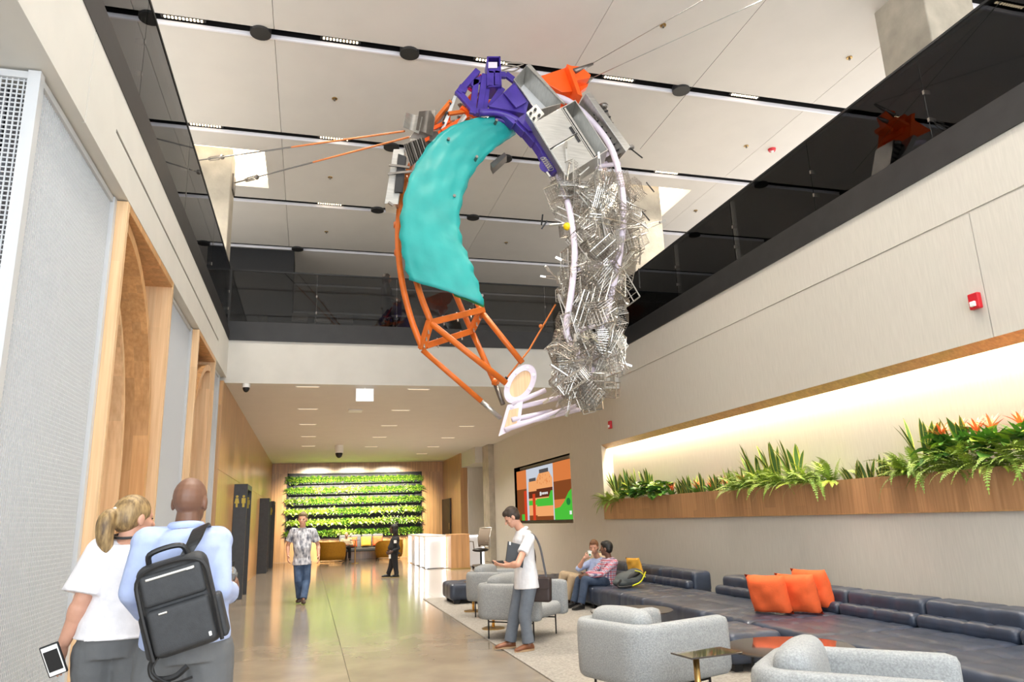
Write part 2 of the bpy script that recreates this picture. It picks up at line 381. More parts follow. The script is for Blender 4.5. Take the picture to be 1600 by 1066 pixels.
# left side: upper white wall, soffit, balcony edge
wl = struct('wall_left', MB().box((-2.6, -5, 4.602), (XL, YF+.3, ZL)), M['white_wall'], label='white plaster wall band above the wooden portals')
for y0, y1 in ((-4.9, 5.50), (5.515, YF)):
    MB().box((XL-.01, y0, 4.60), (XL+.018, y1, 4.965)).build('wall_panel', M['white_wall'], wl)
    MB().box((XL-.01, y0, 5.0), (XL+.018, y1, ZL)).build('wall_panel', M['white_wall'], wl)
for y0, y1 in ((-4.9, 5.50), (5.515, 6.3), (13.9, YF)): MB().box((XL-.01, y0, 4.965), (XL+.018, y1, 5.0)).build('wall_panel', M['white_wall'], wl)
MB().box((XL-.005, 6.3, 4.962), (XL+.004, 13.9, 5.003)).build('slot_shadow_gap', M['black'], wl)
struct('ceiling_soffit', MB().box((-6.3, -5, 4.6), (-2.6, 4.9, 4.66)), M['white_wall'], label='white soffit at the upper left near the camera')
struct('wall_core_left', MB().box((-6.3, 5.2, 0), (-2.62, YF+.3, ZL)), M['white_wall'], label='solid core wall behind the wooden portals')
struct('wall_outer_left', MB().box((-6.5, -5, 0), (-6.3, 38, ZC+.3)), M['linen'], label='far left outer wall behind the balcony')
struct('wall_outer_right', MB().box((13.2, -5, 0), (13.4, 38, ZC+.3)), M['linen'], label='far right outer wall behind the balcony')
# balcony slabs and dark edges
def balcony(name, lo, hi, label, edges):
    o = struct(name, MB().box(lo, hi), M['linen'], label=label)
    for a, b in edges: MB().box(a, b).build('edge_beam', M['dark_steel'], o)
balcony('trim_1', (-6.3, -5, ZL+.02), (XL-.06, YF, ZS-.02), 'dark steel balcony edge on the left', [((XL-.06, -5, ZL), (XL+.025, YF, ZL+.2)), ((XL-.06, -5, ZL+.2), (XL-.02, YF, ZS))])
balcony('trim_2', (XR+.06, -5, ZL+.02), (13.2, YF, ZS-.02), 'dark steel balcony edge on the right', [((XR-.025, -5, ZL), (XR+.06, YF, ZL+.2)), ((XR+.02, -5, ZL+.2), (XR+.06, YF, ZS))])
balcony('trim_3', (-6.3, YF+.05, ZL+.02), (13.2, 30, ZS-.02), 'dark steel balcony edge across the far end', [((XL-.06, YF-.025, ZL), (XR+.06, YF+.06, ZL+.2)), ((XL-.06, YF+.02, ZL+.2), (XR+.06, YF+.06, ZS))])
struct('wall_fascia', MB().box((XL-.3, YF, ZLOW), (XR+.3, YF+.3, ZL)), M['white_wall'], label='white fascia above the low lobby ceiling')
struct('wall_upper_back', MB().box((-6.3, 29.8, ZS), (13.2, 30, ZC+.3)), M['dark_steel'], label='dark back wall of the upper floor')
def balustrade(name, pts, label):
    o = empty(name, pts[0], label, 'balustrade')
    for a, b in zip(pts, pts[1:]):
        a, b = Vector(a), Vector(b); d = (b-a).normalized(); a2 = a+d*.006; b2 = b-d*.006
        g = MB().bar((a2+b2)/2*1-(b2-a2)/2+Vector((0, 0, (ZG-ZS)/2+.0)), b2+Vector((0, 0, (ZG-ZS)/2)), .018, ZG-ZS, up=(0, 0, 1)).build('glass_pane', M['glass'], o)
        MB().bar(a+Vector((0, 0, ZG-ZS+.012)), b+Vector((0, 0, ZG-ZS+.012)), .035, .03, up=(0, 0, 1)).build('handrail', M['black'], o)
        for h in (.25, .62):
            MB().cbox(b+Vector((0, 0, h)), (.03, .03, .05)).build('clip', M['steel_dark'], o)
balustrade('glass_balustrade', [(XL-.035, y, ZS) for y in (-1.3, 1.5, 4.3, 7.1, 9.9, 12.7, 15.44)], 'smoked glass balustrade along the left balcony above wooden portals')
balustrade('glass_balustrade', [(XR+.035, y, ZS) for y in (-.2, 1.9, 4.0, 6.1, 8.2, 10.3, 12.4, 15.44)], 'smoked glass balustrade along the right balcony above planter niche')
balustrade('glass_balustrade', [(x, YF+.035, ZS) for x in (XL-.0, .02, 1.75, 3.5, 5.24, XR)], 'smoked glass balustrade across the far end of the atrium')
# concrete columns on the upper floor
for x0, x1, y0, y1, lab in ((-2.60, -1.78, 14.75, 15.4, 'concrete column behind the left balustrade beside bright light well'), (7.13, 7.93, 14.45, 15.2, 'concrete column behind wire baskets beside right light well'), (8.38, 9.3, 7.0, 7.9, 'concrete column at top right corner behind the glass')):
    o = MB().box((x0, y0, ZS), (x1, y1, ZC+.22)).build('concrete_column', M['concrete'], bevel=.02); tag(o, lab, 'column')
o = MB().box((-3.2, 20.0, ZS), (-.62, 21.2, ZC-.02)).build('service_core', M['black'], bevel=.01); tag(o, 'black box enclosure on the upper floor under fourth ceiling slot', 'enclosure')

# left base: steel mesh screens, wooden arched portals
XM, ZT = XL-.11, 4.56
def mesh_screen(name, label, segs):
    o = empty(name, (*segs[0][0], 0), label, 'screen')
    for (a, b) in segs:
        a, b = Vector((*a, 0)), Vector((*b, 0)); d = (b-a).normalized(); Lh = (b-a).length; n = Vector((-d.y, d.x, 0))
        mb = MB(); k = int(Lh/.033)
        for i in range(1, k): p = a+d*(i*Lh/k); mb.bar(p, p+Vector((0, 0, ZT)), .009, .009)
        kz = int(ZT/.033)
        for j in range(1, kz): z = Vector((0, 0, j*ZT/kz)); mb.bar(a+z+n*.004, b+z+n*.004, .008, .009)
        mb.build('wire_mesh', M['white_metal'], o, kind='stuff', fix=False)
        for q in ((a, b) if len(segs) == 1 or a.x < XM-.1 else (b,)): MB().bar(q, q+Vector((0, 0, ZT+.03)), .075, .075, up=(d.x, d.y, 0)).build('post', M['white_metal'], o)
        MB().bar(a+Vector((0, 0, ZT)), b+Vector((0, 0, ZT)), .05, .05, up=(0, 0, 1)).build('top_rail', M['white_metal'], o)
    return o
mesh_screen('mesh_screen', 'white wire mesh screen wrapping the corner at far left', [((-4.4, 4.9), (XM, 4.9)), ((XM, 4.9), (XM, 6.855))])
mesh_screen('mesh_screen', 'white wire mesh screen between the two wooden arched portals', [((XM, 9.385), (XM, 11.535))])
mesh_screen('mesh_screen', 'narrow white wire mesh screen after the second wooden portal', [((XM, 13.745), (XM, 15.19))])
wb = struct('wall_mesh_backing', MB().box((-4.5, 5.12, 0), (XM-.22, 5.16, 4.6)).box((XM-.24, 5.12, 0), (XM-.2, 6.85, 4.6)).box((XM-.24, 9.4, 0), (XM-.2, 11.55, 4.6)).box((XM-.24, 13.75, 0), (XM-.2, 15.3, 4.6)), M['mesh_back'], label='pale grey backing wall behind the wire mesh')
def portal(y0, y1, label, flip=False):
    o = empty('arched_portal', (XL, (y0+y1)/2, 0), label, 'portal'); zt = 4.59; xb = -2.55; t = .075
    MB().box((xb, y0, 0), (XL+.02, y0+t, zt)).build('jamb', M['wood_pale'], o, bevel=.004)
    MB().box((xb, y1-t, 0), (XL+.02, y1, zt)).build('jamb', M['wood_pale'], o, bevel=.004)
    MB().box((xb, y0+t, zt-t), (XL+.02, y1-t, zt)).build('head_board', M['wood'], o, bevel=.004)
    k = 10; ww = (y1-y0-2*t)/k
    for i in range(k):
        MB().box((xb, y0+t+i*ww+.002, 0), (xb+.03, y0+t+(i+1)*ww-.002, 2.55)).build('plank', M['wood_plank'], o)
        MB().box((xb, y0+t+i*ww+.002, 2.56), (xb+.03, y0+t+(i+1)*ww-.002, zt-t)).build('plank', M['wood_plank'], o)
    def qarch(ya, yb, top, spring, th, xa, xc, m, name):
        """quarter-ellipse arch band: highest at ya, falling to the springing at yb"""
        h = abs(yb-ya); sg = 1 if yb > ya else -1; out, inn = [(ya, top)], [(ya, top-th)]
        for s in range(1, 21):
            a = PI/2*s/20; out.append((ya+sg*h*math.sin(a), spring+(top-spring)*math.cos(a))); inn.append((ya+sg*(h-th)*math.sin(a), spring+(top-th-spring)*math.cos(a)))
        out.append((ya+sg*h, 0)); inn.append((ya+sg*(h-th), 0)); vs = []; fs = []; n = len(out)
        for (yo, zo), (yi, zi) in zip(out, inn): vs += [(xa, yo, zo), (xa, yi, zi), (xc, yi, zi), (xc, yo, zo)]
        for s in range(n-1):
            for q in range(4): fs.append((s*4+q, s*4+(q+1) % 4, s*4+4+(q+1) % 4, s*4+4+q))
        fs += [(0, 1, 2, 3), tuple(range(4*n-4, 4*n))]
        MB().add(vs, fs).build(name, m, o)
    if not flip:
        qarch(y0+t+.01, y1-t-.30, zt-t-.01, 2.3, .10, XL-.03, -2.30, M['wood'], 'outer_arch')
        qarch(y0+t+.01, y1-t-.62, zt-.34, 2.2, .06, -1.95, -2.5, M['wood_pale'], 'inner_arch')
    else:
        qarch(y1-t-.16, y0+t+.05, zt-t-.12, 2.6, .10, XL-.03, -2.30, M['wood'], 'outer_arch')
        qarch(y1-t-.16, y0+t+.5, zt-.42, 2.4, .06, -1.95, -2.5, M['wood_pale'], 'inner_arch')
        MB().box((-2.3, y1-t-.16, 0), (XL-.03, y1-t-.10, zt-t-.12)).build('arch_leg', M['wood_pale'], o)
portal(6.90, 9.34, 'tall oak portal with curved arch behind the walking couple')
portal(11.58, 13.70, 'smaller looking oak arched portal further along the left wall', True)

# low lobby: ceiling, walls
lc = struct('ceiling_low', MB().box((XL-.3, YF+.3, ZLOW), (9.5, YB+.3, ZLOW+.2)), M['ceiling'], label='lower white ceiling of the back lobby')
ww = struct('wall_left_lobby', MB().box((XL-.3, 15.24, 0), (XL-.02, YB+.3, ZLOW)), M['wood_wall'], label='oak veneer wall along the left of the back lobby')
for i in range(7):
    y0 = 15.24+i*3; MB().box((XL-.02, y0+.004, 0), (XL, y0+2.996, 2.72)).build('wall_panel', M['wood_wall'], ww); MB().box((XL-.02, y0+.004, 2.73), (XL, y0+2.996, ZLOW)).build('wall_panel', M['wood_wall'], ww)
LWX0, LWX1, LWZ0, LWZ1 = -1.02, 5.33, .98, 4.02
bw = struct('wall_back', MB().box((XL-.3, YB+.12, 0), (9.5, YB+.5, ZLOW)), M['wood_wall'], label='oak veneer back wall around the living wall')
for x0, x1, z0, z1 in ((XL, LWX0, 0, ZLOW), (LWX1, 6.4, 0, ZLOW), (LWX0, LWX1, 0, LWZ0), (LWX0, LWX1, LWZ1, ZLOW)):
    MB().box((x0+.003, YB-.05, z0), (x1-.003, YB+.12, z1)).build('wall_panel', M['wood_wall'], bw)
rw = struct('wall_right_lobby', MB().box((6.39, 31.7, 0), (6.7, YB+.3, ZLOW)), M['wood_wall'], label='oak veneer wall at the right end of the lobby')
o = empty('door_1', (6.39, 35.0, 0), None, None); o['kind'] = 'structure'; o['label'] = 'black double door panel in the right lobby wall'
MB().box((6.33, 34.0, .75), (6.41, 36.1, 2.62)).build('door_leaf', M['black'], o, bevel=.005); MB().cyl((6.30, 34.1, 1.2), (6.30, 34.1, 1.5), .015).build('handle', M['brass'], o)
struct('wall_recess', MB().box((7.6, 27.5, 0), (7.9, 32, ZLOW)).box((6.7, 31.6, 0), (7.9, 31.9, ZLOW)).box((6.45, 28.9, 3.85), (7.6, 31.7, ZLOW)), M['linen'], label='dim plaster recess behind the reception desk')
tag(MB().box((6.75, 27.9, 0), (7.6, 28.9, ZLOW)).build('concrete_column', M['concrete'], bevel=.02), 'square concrete column beside the video screen wall', 'column')
# right wall with long planter niche and screen recess
NZ0, NZ1, NY1, NXB = 1.51, 3.30, 16.85, 7.27
TY0, TY1, TZ0, TZ1 = 19.15, 25.0, 1.42, 3.32
rw0 = struct('wall_right', MB().box((XR+.02, -5, NZ1+.34), (8.3, YF, ZL)).box((XR+.02, YF, NZ1+.34), (8.3, NY1, ZL-.02)), M['linen'], label='linen covered upper wall on the right above the planter niche')
rwl = struct('wall_right_lower', MB().box((XR+.02, -5, 0), (8.3, NY1, NZ0)), M['linen'], label='linen covered lower wall on the right behind the sofas')
struct('wall_niche_back', MB().box((NXB, -5, NZ0), (8.3, NY1, NZ1+.34)), M['linen'], label='cream back of the planter niche washed by hidden light')
struct('trim_4', MB().prism([(XR, -5, NZ1), (7.12, -5, NZ1-.10), (7.12, -5, NZ1-.06), (XR+.045, -5, NZ1+.02), (XR+.045, -5, NZ1+.33), (XR+.034, -5, NZ1+.33), (XR+.034, -5, NZ1-.001), (XR, -5, NZ1-.001)], (0, NY1+5, 0)), M['wood_wall'], label='brown soffit lip above the planter niche')
rws = struct('wall_right_screen', MB().box((XR+.02, NY1, 0), (8.3, TY0, ZLOW+.2)).box((XR+.02, TY1, 0), (8.3, 27.9, ZLOW)).box((XR+.02, TY0, 0), (8.3, TY1, TZ0)).box((XR+.02, TY0, TZ1), (8.3, TY1, ZLOW)).box((7.2, TY0, TZ0), (8.3, TY1, TZ1)), M['linen'], label='linen covered wall around the video screen')
for y0, y1 in ((-4.9, .6), (.606, 5.80), (5.812, NY1-.003), (NY1+.003, 19.0)):
    if y0 < 16: MB().box((XR, y0, NZ1), (XR+.03, y1, 4.725)).build('wall_panel', M['linen'], rw0)
    MB().box((XR, y0, 0), (XR+.03, y1, NZ0-.012 if y0 < 16 else ZLOW)).build('wall_panel', M['linen'], rw0)
for y0, y1 in ((-4.9, 4.05), (4.062, YF)): MB().box((XR, y0, 4.75), (XR+.03, y1, ZL)).build('wall_panel', M['linen'], rw0)
MB().box((XR, YF, 4.75), (XR+.03, NY1, ZLOW+.25)).build('wall_panel', M['linen'], rw0)
for y0, y1 in ((TY0, TY1),):
    MB().box((XR, 19.006, 0), (XR+.03, 27.9, TZ0)).build('wall_panel', M['linen'], rw0); MB().box((XR, 19.006, TZ1), (XR+.03, 27.9, ZLOW)).build('wall_panel', M['linen'], rw0)
    MB().box((XR, 19.006, TZ0), (XR+.03, TY0, TZ1)).build('wall_panel', M['linen'], rw0); MB().box((XR, TY1, TZ0), (XR+.03, 27.9, TZ1)).build('wall_panel', M['linen'], rw0)
MB().box((XR, NY1-.02, NZ0), (NXB, NY1+.001, NZ1)).build('niche_end', M['linen'], rw0)
# glazed front behind the camera: posts and rails
gf = struct('window_1', MB().box((-6.3, -5.2, 0), (13.2, -5.0, .12)), M['dark_steel'], label='tall glazed front of the atrium')
for i in range(8): MB().box((-6.3+i*2.78, -5.15, 0), (-6.2+i*2.78, -5.0, ZC)).build('mullion', M['dark_steel'], gf)
for z in (3.0, 6.0): MB().box((-6.3, -5.15, z), (13.2, -5.05, z+.08)).build('transom', M['dark_steel'], gf)
# recessed lobby lights
def lobby_light(px, py, lab):
    p = at(px, py, 'z', ZLOW); o = empty('recessed_light', p, lab, 'light', 'recessed linear lights in the low lobby ceiling')
    MB().cbox(p+Vector((0, 0, -.004)), (.5, .085, .012)).build('trim', M['white'], o); MB().cbox(p+Vector((0, 0, -.011)), (.44, .03, .008)).build('lens', M['lamp_dim'], o)
    a = area('recessed_lamp', p, (p.x, p.y, 0), .42, .04, 72, (1.0, .92, .80)); a.parent = o; a.location = (0, 0, -.018); a.data.spread = 2.1
cols = {'left': [(481, 604), (481, 639), (481, 663), (482, 682), (482, 697)], 'middle': [(654, 608), (626, 641), (608, 665), (593, 683), (580, 698)], 'right': [(729, 666), (700, 684), (677, 698), (659, 709)]}
num = ['nearest', 'second', 'third', 'fourth', 'fifth']
for c, L in cols.items():
    for i, (px, py) in enumerate(L): lobby_light(px, py, f'{num[i]} recessed light from the fascia in the {c} ceiling row')

# ------------------------------------------------------------------ hanging sculpture
Y0 = 9.3
def S(px, py, dy=0): return at(px, py, 'y', Y0+dy)
sb = S(800, 400); sculpt = empty('hanging_sculpture', (sb.x, Y0, 2.68), 'giant suspended ring sculpture of orange tubes, teal sheet, purple steel and wire baskets', 'sculpture')
def sp(name, mb, m, parent=None, **k): return mb.build(name, m, parent or sculpt, **k)
# teal sheet: strip between an outer and an inner edge, bulging to the viewer
outer = [(786, 183), (764, 182), (735, 187), (702, 199), (674, 221), (652, 253), (637, 287), (627, 330), (625, 370), (631, 408), (639, 438)]
inner = [(806, 209), (795, 217), (776, 230), (757, 248), (738, 273), (724, 307), (718, 343), (722, 376), (734, 406), (746, 440), (756, 477)]
oc = catmull([S(x, y, -.10-.02*i) for i, (x, y) in enumerate(outer)], 5); ic = catmull([S(x, y, .10-.055*i) for i, (x, y) in enumerate(inner)], 5)
rows = []
for i, (a, b) in enumerate(zip(oc, ic)):
    row = []
    for j in range(13):
        t = j/12; p = a.lerp(b, t); bul = math.sin(PI*t)*.05+.007*math.sin(i*.9+j*1.3)+.009*math.sin(j*2.1-i*.37)+.006*random.uniform(-1, 1)
        e = .014*math.sin(i*1.7) if j in (0, 12) else 0
        row.append(p+Vector((e, -bul, e*.5)))
    rows.append(row)
ts = sp('teal_sheet', MB().grid(rows), M['teal'], smooth=True, solid=.008)
gs = MB().grid([[r[j]+Vector((.035*(i-25)/30 if i > 25 else 0, .10, 0)) for j in (7, 9, 11, 12)] for i, r in enumerate(rows[30:], 30)])
sp('green_sheet', gs, M['green_back'], smooth=True, solid=.008)
for px, py in ((776, 188), (701, 217), (745, 245), (656, 279), (710, 306), (642, 343), (710, 379), (651, 431), (738, 455), (632, 372), (722, 400), (753, 462)):
    p = S(px, py, -.22); sp('bolt', MB().cyl(p+Vector((0, .16, 0)), p+Vector((0, -.01, 0)), .022, n=8), M['steel_dark'], ts)
# orange tubes
def otube(name, pts, r, m='orange', k=5, n=10):
    return sp(name, MB().tube(catmull([S(*q) for q in pts], k) if len(pts) > 2 else [S(*q) for q in pts], r, n), M[m], smooth=True)
otube('curved_tube', [(745, 186, .3), (702, 194, .25), (670, 215, .2), (648, 245, .2), (634, 280, .15), (624, 330, .1), (622, 385, .05), (629, 445, 0), (643, 500, 0), (660, 545, 0)], .042)
otube('curved_tube', [(650, 380, .1), (646, 415, 0), (656, 458, -.1), (673, 503, -.15)], .042)
otube('curved_tube', [(690, 380, .7), (700, 430, .7), (718, 475, .65), (737, 518, .6)], .040)
otube('curved_tube', [(727, 420, .5), (738, 455, .45), (752, 487, .3)], .042)
t = otube('strut_tube', [(660, 547, 0), (752, 627, .1)], .036); sp('steel_end', MB().tube([S(752, 627, .1), S(782, 654, .15)], .034, 10), M['steel'], t, smooth=True)
otube('strut_tube', [(673, 505, -.15), (791, 599, -.1)], .042)
t = otube('strut_tube', [(737, 518, .6), (773, 597, .35)], .042); sp('tube_end', MB().tube([S(773, 597, .35), S(786, 632, .25)], .036, 10), M['steel_dark'], t, smooth=True)
otube('strut_tube', [(752, 487, .3), (816, 567, .15)], .042)
sp('clamp_ring', MB().cyl(S(771, 596, .34), S(778, 598, .30), .055, n=12), M['orange'])
for a, b in (((670, 505, -.15), (755, 484, .3)), ((659, 546, 0), (672, 502, -.15)), ((664, 541, .05), (738, 517, .6)), ((735, 520, .6), (753, 483, .3))):
    o = sp('square_beam', MB().bar(S(*a), S(*b), .085, .085), M['orange'], bevel=.006)
    for k in (.25, .5, .75):
        p = S(*a).lerp(S(*b), k); sp('bolt', MB().cyl(p+Vector((0, -.06, -.09)), p+Vector((0, .03, .06)), .011, n=6), M['steel'], o)
for y_, x_ in ((280, 633), (352, 622), (395, 623)): sp('tube_collar', MB().tube([S(x_-1, y_-4, .12), S(x_-1, y_+4, .12)], .055, 10), M['orange'], smooth=True)
sp('thin_rope', MB().tube([S(786, 598, .25), S(826, 548, .2), S(868, 476, .1)], .014, 6), M['rope'])
sp('rope_clip', MB().tube([S(786, 597, .25), S(792, 590, .25)], .025, 6), M['black_metal'])
sp('rope_knot', MB().ell(S(845, 510, .15), .03, .03, .03), M['rope'])
# end plate: oval plywood disc with lilac rim, foot plate below
dc = S(813, 600, .1); ux = (S(831, 571, 0)-S(795, 630, 0)); long_ = ux.normalized(); sh = Vector((.34, -.86, .10)).cross(long_).normalized(); nrm = long_.cross(sh).normalized()
def oval(a, b, n=28): return [dc+long_*(math.sin(2*PI*k/n)*a)+(S(833, 612, .0)-S(795, 592, .0)).normalized()*(math.cos(2*PI*k/n)*b) for k in range(n)]
nv = Vector((.25, .95, .1)).normalized()*.07
pl = sp('oval_plate', MB().prism(oval(.29, .17), nv), M['wood_pale'])
o_, i_ = oval(.315, .185), oval(.215, .115); n = 28; mb = MB(); off = -nv*.35
mb.add(o_+i_+[q+off for q in o_]+[q+off for q in i_], [(k, (k+1) % n, n+(k+1) % n, n+k) for k in range(n)]+[(2*n+k, 3*n+k, 3*n+(k+1) % n, 2*n+(k+1) % n) for k in range(n)]+[(k, 2*n+k, 2*n+(k+1) % n, (k+1) % n) for k in range(n)]+[(n+k, n+(k+1) % n, 3*n+(k+1) % n, 3*n+k) for k in range(n)])
sp('oval_rim', mb, M['lilac'], pl)
for q in oval(.265, .15, 7): sp('bolt', MB().cyl(q, q+off*1.6, .016, n=8), M['steel'], pl)
fpz = [S(779, 682, .1), S(812, 667, .05), S(817, 628, .05), S(793, 633, .1)]
fp = sp('foot_plate', MB().prism(fpz, Vector((.02, .08, .02))), M['lilac']); ce_ = sum(fpz, Vector())/4
sp('foot_panel', MB().prism([ce_+(q-ce_)*.6+Vector((0, -.012, 0)) for q in fpz], Vector((0, .05, 0))), M['wood_pale'], fp)
for a, b in (((800, 632, .1), (852, 610, .1)), ((797, 640, .1), (880, 620, .3)), ((789, 672, .05), (900, 634, .05)), ((812, 662, .05), (905, 640, .25)), ((800, 656, .05), (862, 643, .25))):
    otube('strut_tube', [a, b], .036, 'lilac')
# lilac tubes through the baskets
otube('curved_tube', [(846, 145, .2), (888, 158, .1), (925, 190, -.05), (955, 232, -.2), (970, 285, -.4), (974, 330, -.5), (970, 385, -.55), (956, 455, -.55), (940, 520, -.5), (925, 575, -.4), (918, 612, -.2)], .048, 'lilac')
otube('curved_tube', [(868, 262, 0), (879, 292, -.3), (891, 335, -.5), (898, 395, -.55), (893, 455, -.55), (885, 518, -.5), (903, 552, -.5), (926, 592, -.4)], .045, 'lilac')
for a, b in (((868, 268, 0), (968, 256, 0)), ((893, 425, -.5), (966, 408, -.5)), ((905, 265, -.1), (950, 240, -.1)), ((930, 262, .3), (962, 250, .3)), ((893, 520, .3), (945, 505, .3))): otube('cross_tube', [a, b], .036, 'lilac')
# ---- wire baskets
def wirebox(lx, ly, lz, nx_, ny_, nz_, r, handle=False, taper=1.0):
    mb = MB(); W = lambda a, b, q=r: mb.cyl(a, b, q, n=4, cap=False)
    def P(x, y, z): s = taper+(1-taper)*(z/lz); return (x*s, y*s, z)
    for i in range(nx_+1):
        x = -lx/2+lx*i/nx_; W(P(x, -ly/2, 0), P(x, ly/2, 0)); W(P(x, -ly/2, 0), P(x, -ly/2, lz)); W(P(x, ly/2, 0), P(x, ly/2, lz))
    for j in range(ny_+1):
        y = -ly/2+ly*j/ny_; W(P(-lx/2, y, 0), P(lx/2, y, 0)); W(P(-lx/2, y, 0), P(-lx/2, y, lz)); W(P(lx/2, y, 0), P(lx/2, y, lz))
    for k in range(nz_+1):
        z = lz*k/max(nz_, 1); q = r*2.0 if k == nz_ else r
        c = [P(-lx/2, -ly/2, z), P(lx/2, -ly/2, z), P(lx/2, ly/2, z), P(-lx/2, ly/2, z)]
        for a in range(4): W(c[a], c[(a+1) % 4], q)
    if handle:
        W((lx/2, -.03, lz), (lx/2+.25, -.012, lz+.05), r*1.6); W((lx/2, .03, lz), (lx/2+.25, .012, lz+.05), r*1.6); mb.box((lx/2+.2, -.016, lz+.03), (lx/2+.3, .016, lz+.065))
    return mb.mesh('wire_basket', fix=False)
def rack(lx, ly, n, r):
    mb = MB(); W = lambda a, b, q: mb.cyl(a, b, q, n=4, cap=False)
    c = [(-lx/2, -ly/2, 0), (lx/2, -ly/2, 0), (lx/2, ly/2, 0), (-lx/2, ly/2, 0)]
    for a in range(4): W(c[a], c[(a+1) % 4], r*2)
    for i in range(1, n): x = -lx/2+lx*i/n; W((x, -ly/2, 0), (x, ly/2, 0), r)
    W((-lx/2, 0, 0), (lx/2, 0, 0), r*1.6)
    return mb.mesh('wire_rack', fix=False)
def tray(lx, ly, lz):
    mb = MB().box((-lx/2, -ly/2, 0), (lx/2, ly/2, .006))
    for q in (-1, 1): mb.box((-lx/2, q*ly/2-.003, 0), (lx/2, q*ly/2+.003, lz)); mb.box((q*lx/2-.003, -ly/2, 0), (q*lx/2+.003, ly/2, lz))
    for i in range(5): mb.box((-lx/2+.04+i*(lx-.08)/4-.004, -ly/2, .006), (-lx/2+.04+i*(lx-.08)/4+.004, ly/2, .014))
    return mb.mesh('steel_tray', fix=False)
kinds = [('wire_basket', wirebox(.34, .20, .16, 7, 4, 3, .0034, True, .86)), ('wire_basket', wirebox(.30, .26, .20, 6, 5, 3, .0036, False, .9)), ('wire_basket', wirebox(.42, .16, .14, 8, 3, 3, .0034, True)),
         ('wire_basket', wirebox(.22, .22, .28, 4, 4, 5, .0036)), ('wire_rack', rack(.42, .32, 10, .004)), ('wire_rack', rack(.50, .22, 6, .005)), ('steel_tray', tray(.36, .16, .05)), ('wire_basket', wirebox(.26, .12, .22, 5, 2, 4, .0036, False, .8))]
for i, (nm, me) in enumerate(kinds): me.materials.append(M[['wire', 'wire2', 'wire', 'wire2', 'wire', 'wire', 'steel', 'wire2'][i]])
lob = [(272, 852, 1004), (310, 852, 1012), (350, 866, 1014), (400, 872, 1010), (440, 872, 1000), (480, 868, 990), (520, 856, 990), (560, 846, 978), (600, 856, 956), (632, 892, 944)]
def span(y):
    for (a, l, r_), (b, l2, r2) in zip(lob, lob[1:]):
        if y <= b: t = (y-a)/(b-a); return l+(l2-l)*t, r_+(r2-r_)*t
    return lob[-1][1:]
R2 = random.Random(11)
NB = 200
for i in range(NB):
    py = 272+360*((i+.5)/NB); l, r_ = span(py); ins = 17 if py < 590 else 14
    u = ((i*0.618034) % 1.0)*2-1; px = (l+r_)/2+u*((r_-l)/2-ins)
    dy = math.sqrt(max(0, 1-u*u))*.62*R2.choice((-1, -1, -1, 1)) + R2.uniform(-.12, .12)
    w_ = [6, 5, 6, 4, 4, 3, 1, 4]; k = R2.choices(range(8), w_)[0]
    o = link(kinds[k][0], kinds[k][1], sculpt); p = S(px, py, dy); o.location = p-sculpt.location
    o.rotation_euler = (R2.uniform(0, 6.28), R2.uniform(0, 6.28), R2.uniform(0, 6.28)); sca = R2.uniform(.72, 1.08); o.scale = (sca,)*3
# yellow ball and a few black-handled ladles
sp('yellow_knob', MB().ell(S(886, 354, -.5), .055, .055, .055), M['yellow'], smooth=True)
for a, b in (((846, 358), (855, 345)), ((1010, 285), (1022, 300)), ((985, 232), (1004, 247)), ((998, 420), (1000, 450)), ((846, 352), (848, 335)), ((1003, 330), (1015, 345))):
    h = sp('black_handle', MB().tube([S(*a, -.45), S(*b, -.5)], .011, 6), M['black_metal'])
for a, b in (((858, 352), (880, 350)), ((905, 275), (920, 262)), ((932, 545), (955, 552)), ((860, 570), (905, 600)), ((900, 300), (925, 330)), ((935, 320), (945, 370)), ((905, 300), (926, 318))):
    sp('steel_bar', MB().bar(S(*a, -.6), S(*b, -.62), .05, .02), M['steel'], bevel=.003)
# ---- steel cabinet with open shelf
def obb(name, quad, depth, m, parent=None, dy=0, bevel=.004):
    q = [S(x, y, dy) for x, y in quad]
    return sp(name, MB().prism(q, depth), m, parent, bevel=bevel)
ca, cb, cc, cd = S(833, 193, -.55), S(899, 156, -.55), S(950, 234, -.45), S(884, 276, -.5)   # front corners
dep = Vector((.16, .55, .05))
cab = sp('steel_cabinet', MB().prism([ca+dep*.95, cb+dep*.95, cc+dep*.95, cd+dep*.95], dep*.05).prism([ca, cb, cb+dep, ca+dep], (cd-ca).normalized()*.012).prism([cd, cc, cc+dep, cd+dep], (ca-cd).normalized()*.012).prism([cb, cc, cc+dep, cb+dep], (ca-cb).normalized()*.012).prism([ca, cd, cd+dep, ca+dep], (cb-ca).normalized()*.012), M['steel'])
def cq(u, v, o=0): return ca.lerp(cb, u).lerp(cd.lerp(cc, u), v)+Vector((0, -o, 0))
for v0, v1 in ((.0, .49), (.51, 1.0)):
    d_ = sp('cabinet_door', MB().prism([cq(.01, v0, .015), cq(.64, v0, .015), cq(.64, v1, .015), cq(.01, v1, .015)], Vector((0, .02, 0))), M['steel'], cab, bevel=.004)
    vm = .42 if v0 == 0 else .58
    sp('handle', MB().prism([cq(.56, vm-.065, .028), cq(.61, vm-.065, .028), cq(.61, vm+.065, .028), cq(.56, vm+.065, .028)], Vector((0, .02, 0))), M['black'], d_)
sp('divider', MB().prism([cq(.66, 0), cq(.68, 0), cq(.68, 1), cq(.66, 1)], dep*.9), M['steel'], cab)
sp('shelf_rail', MB().prism([cq(.70, .03), cq(.74, .03), cq(.74, .97), cq(.70, .97)], dep*.4), M['steel'], cab)
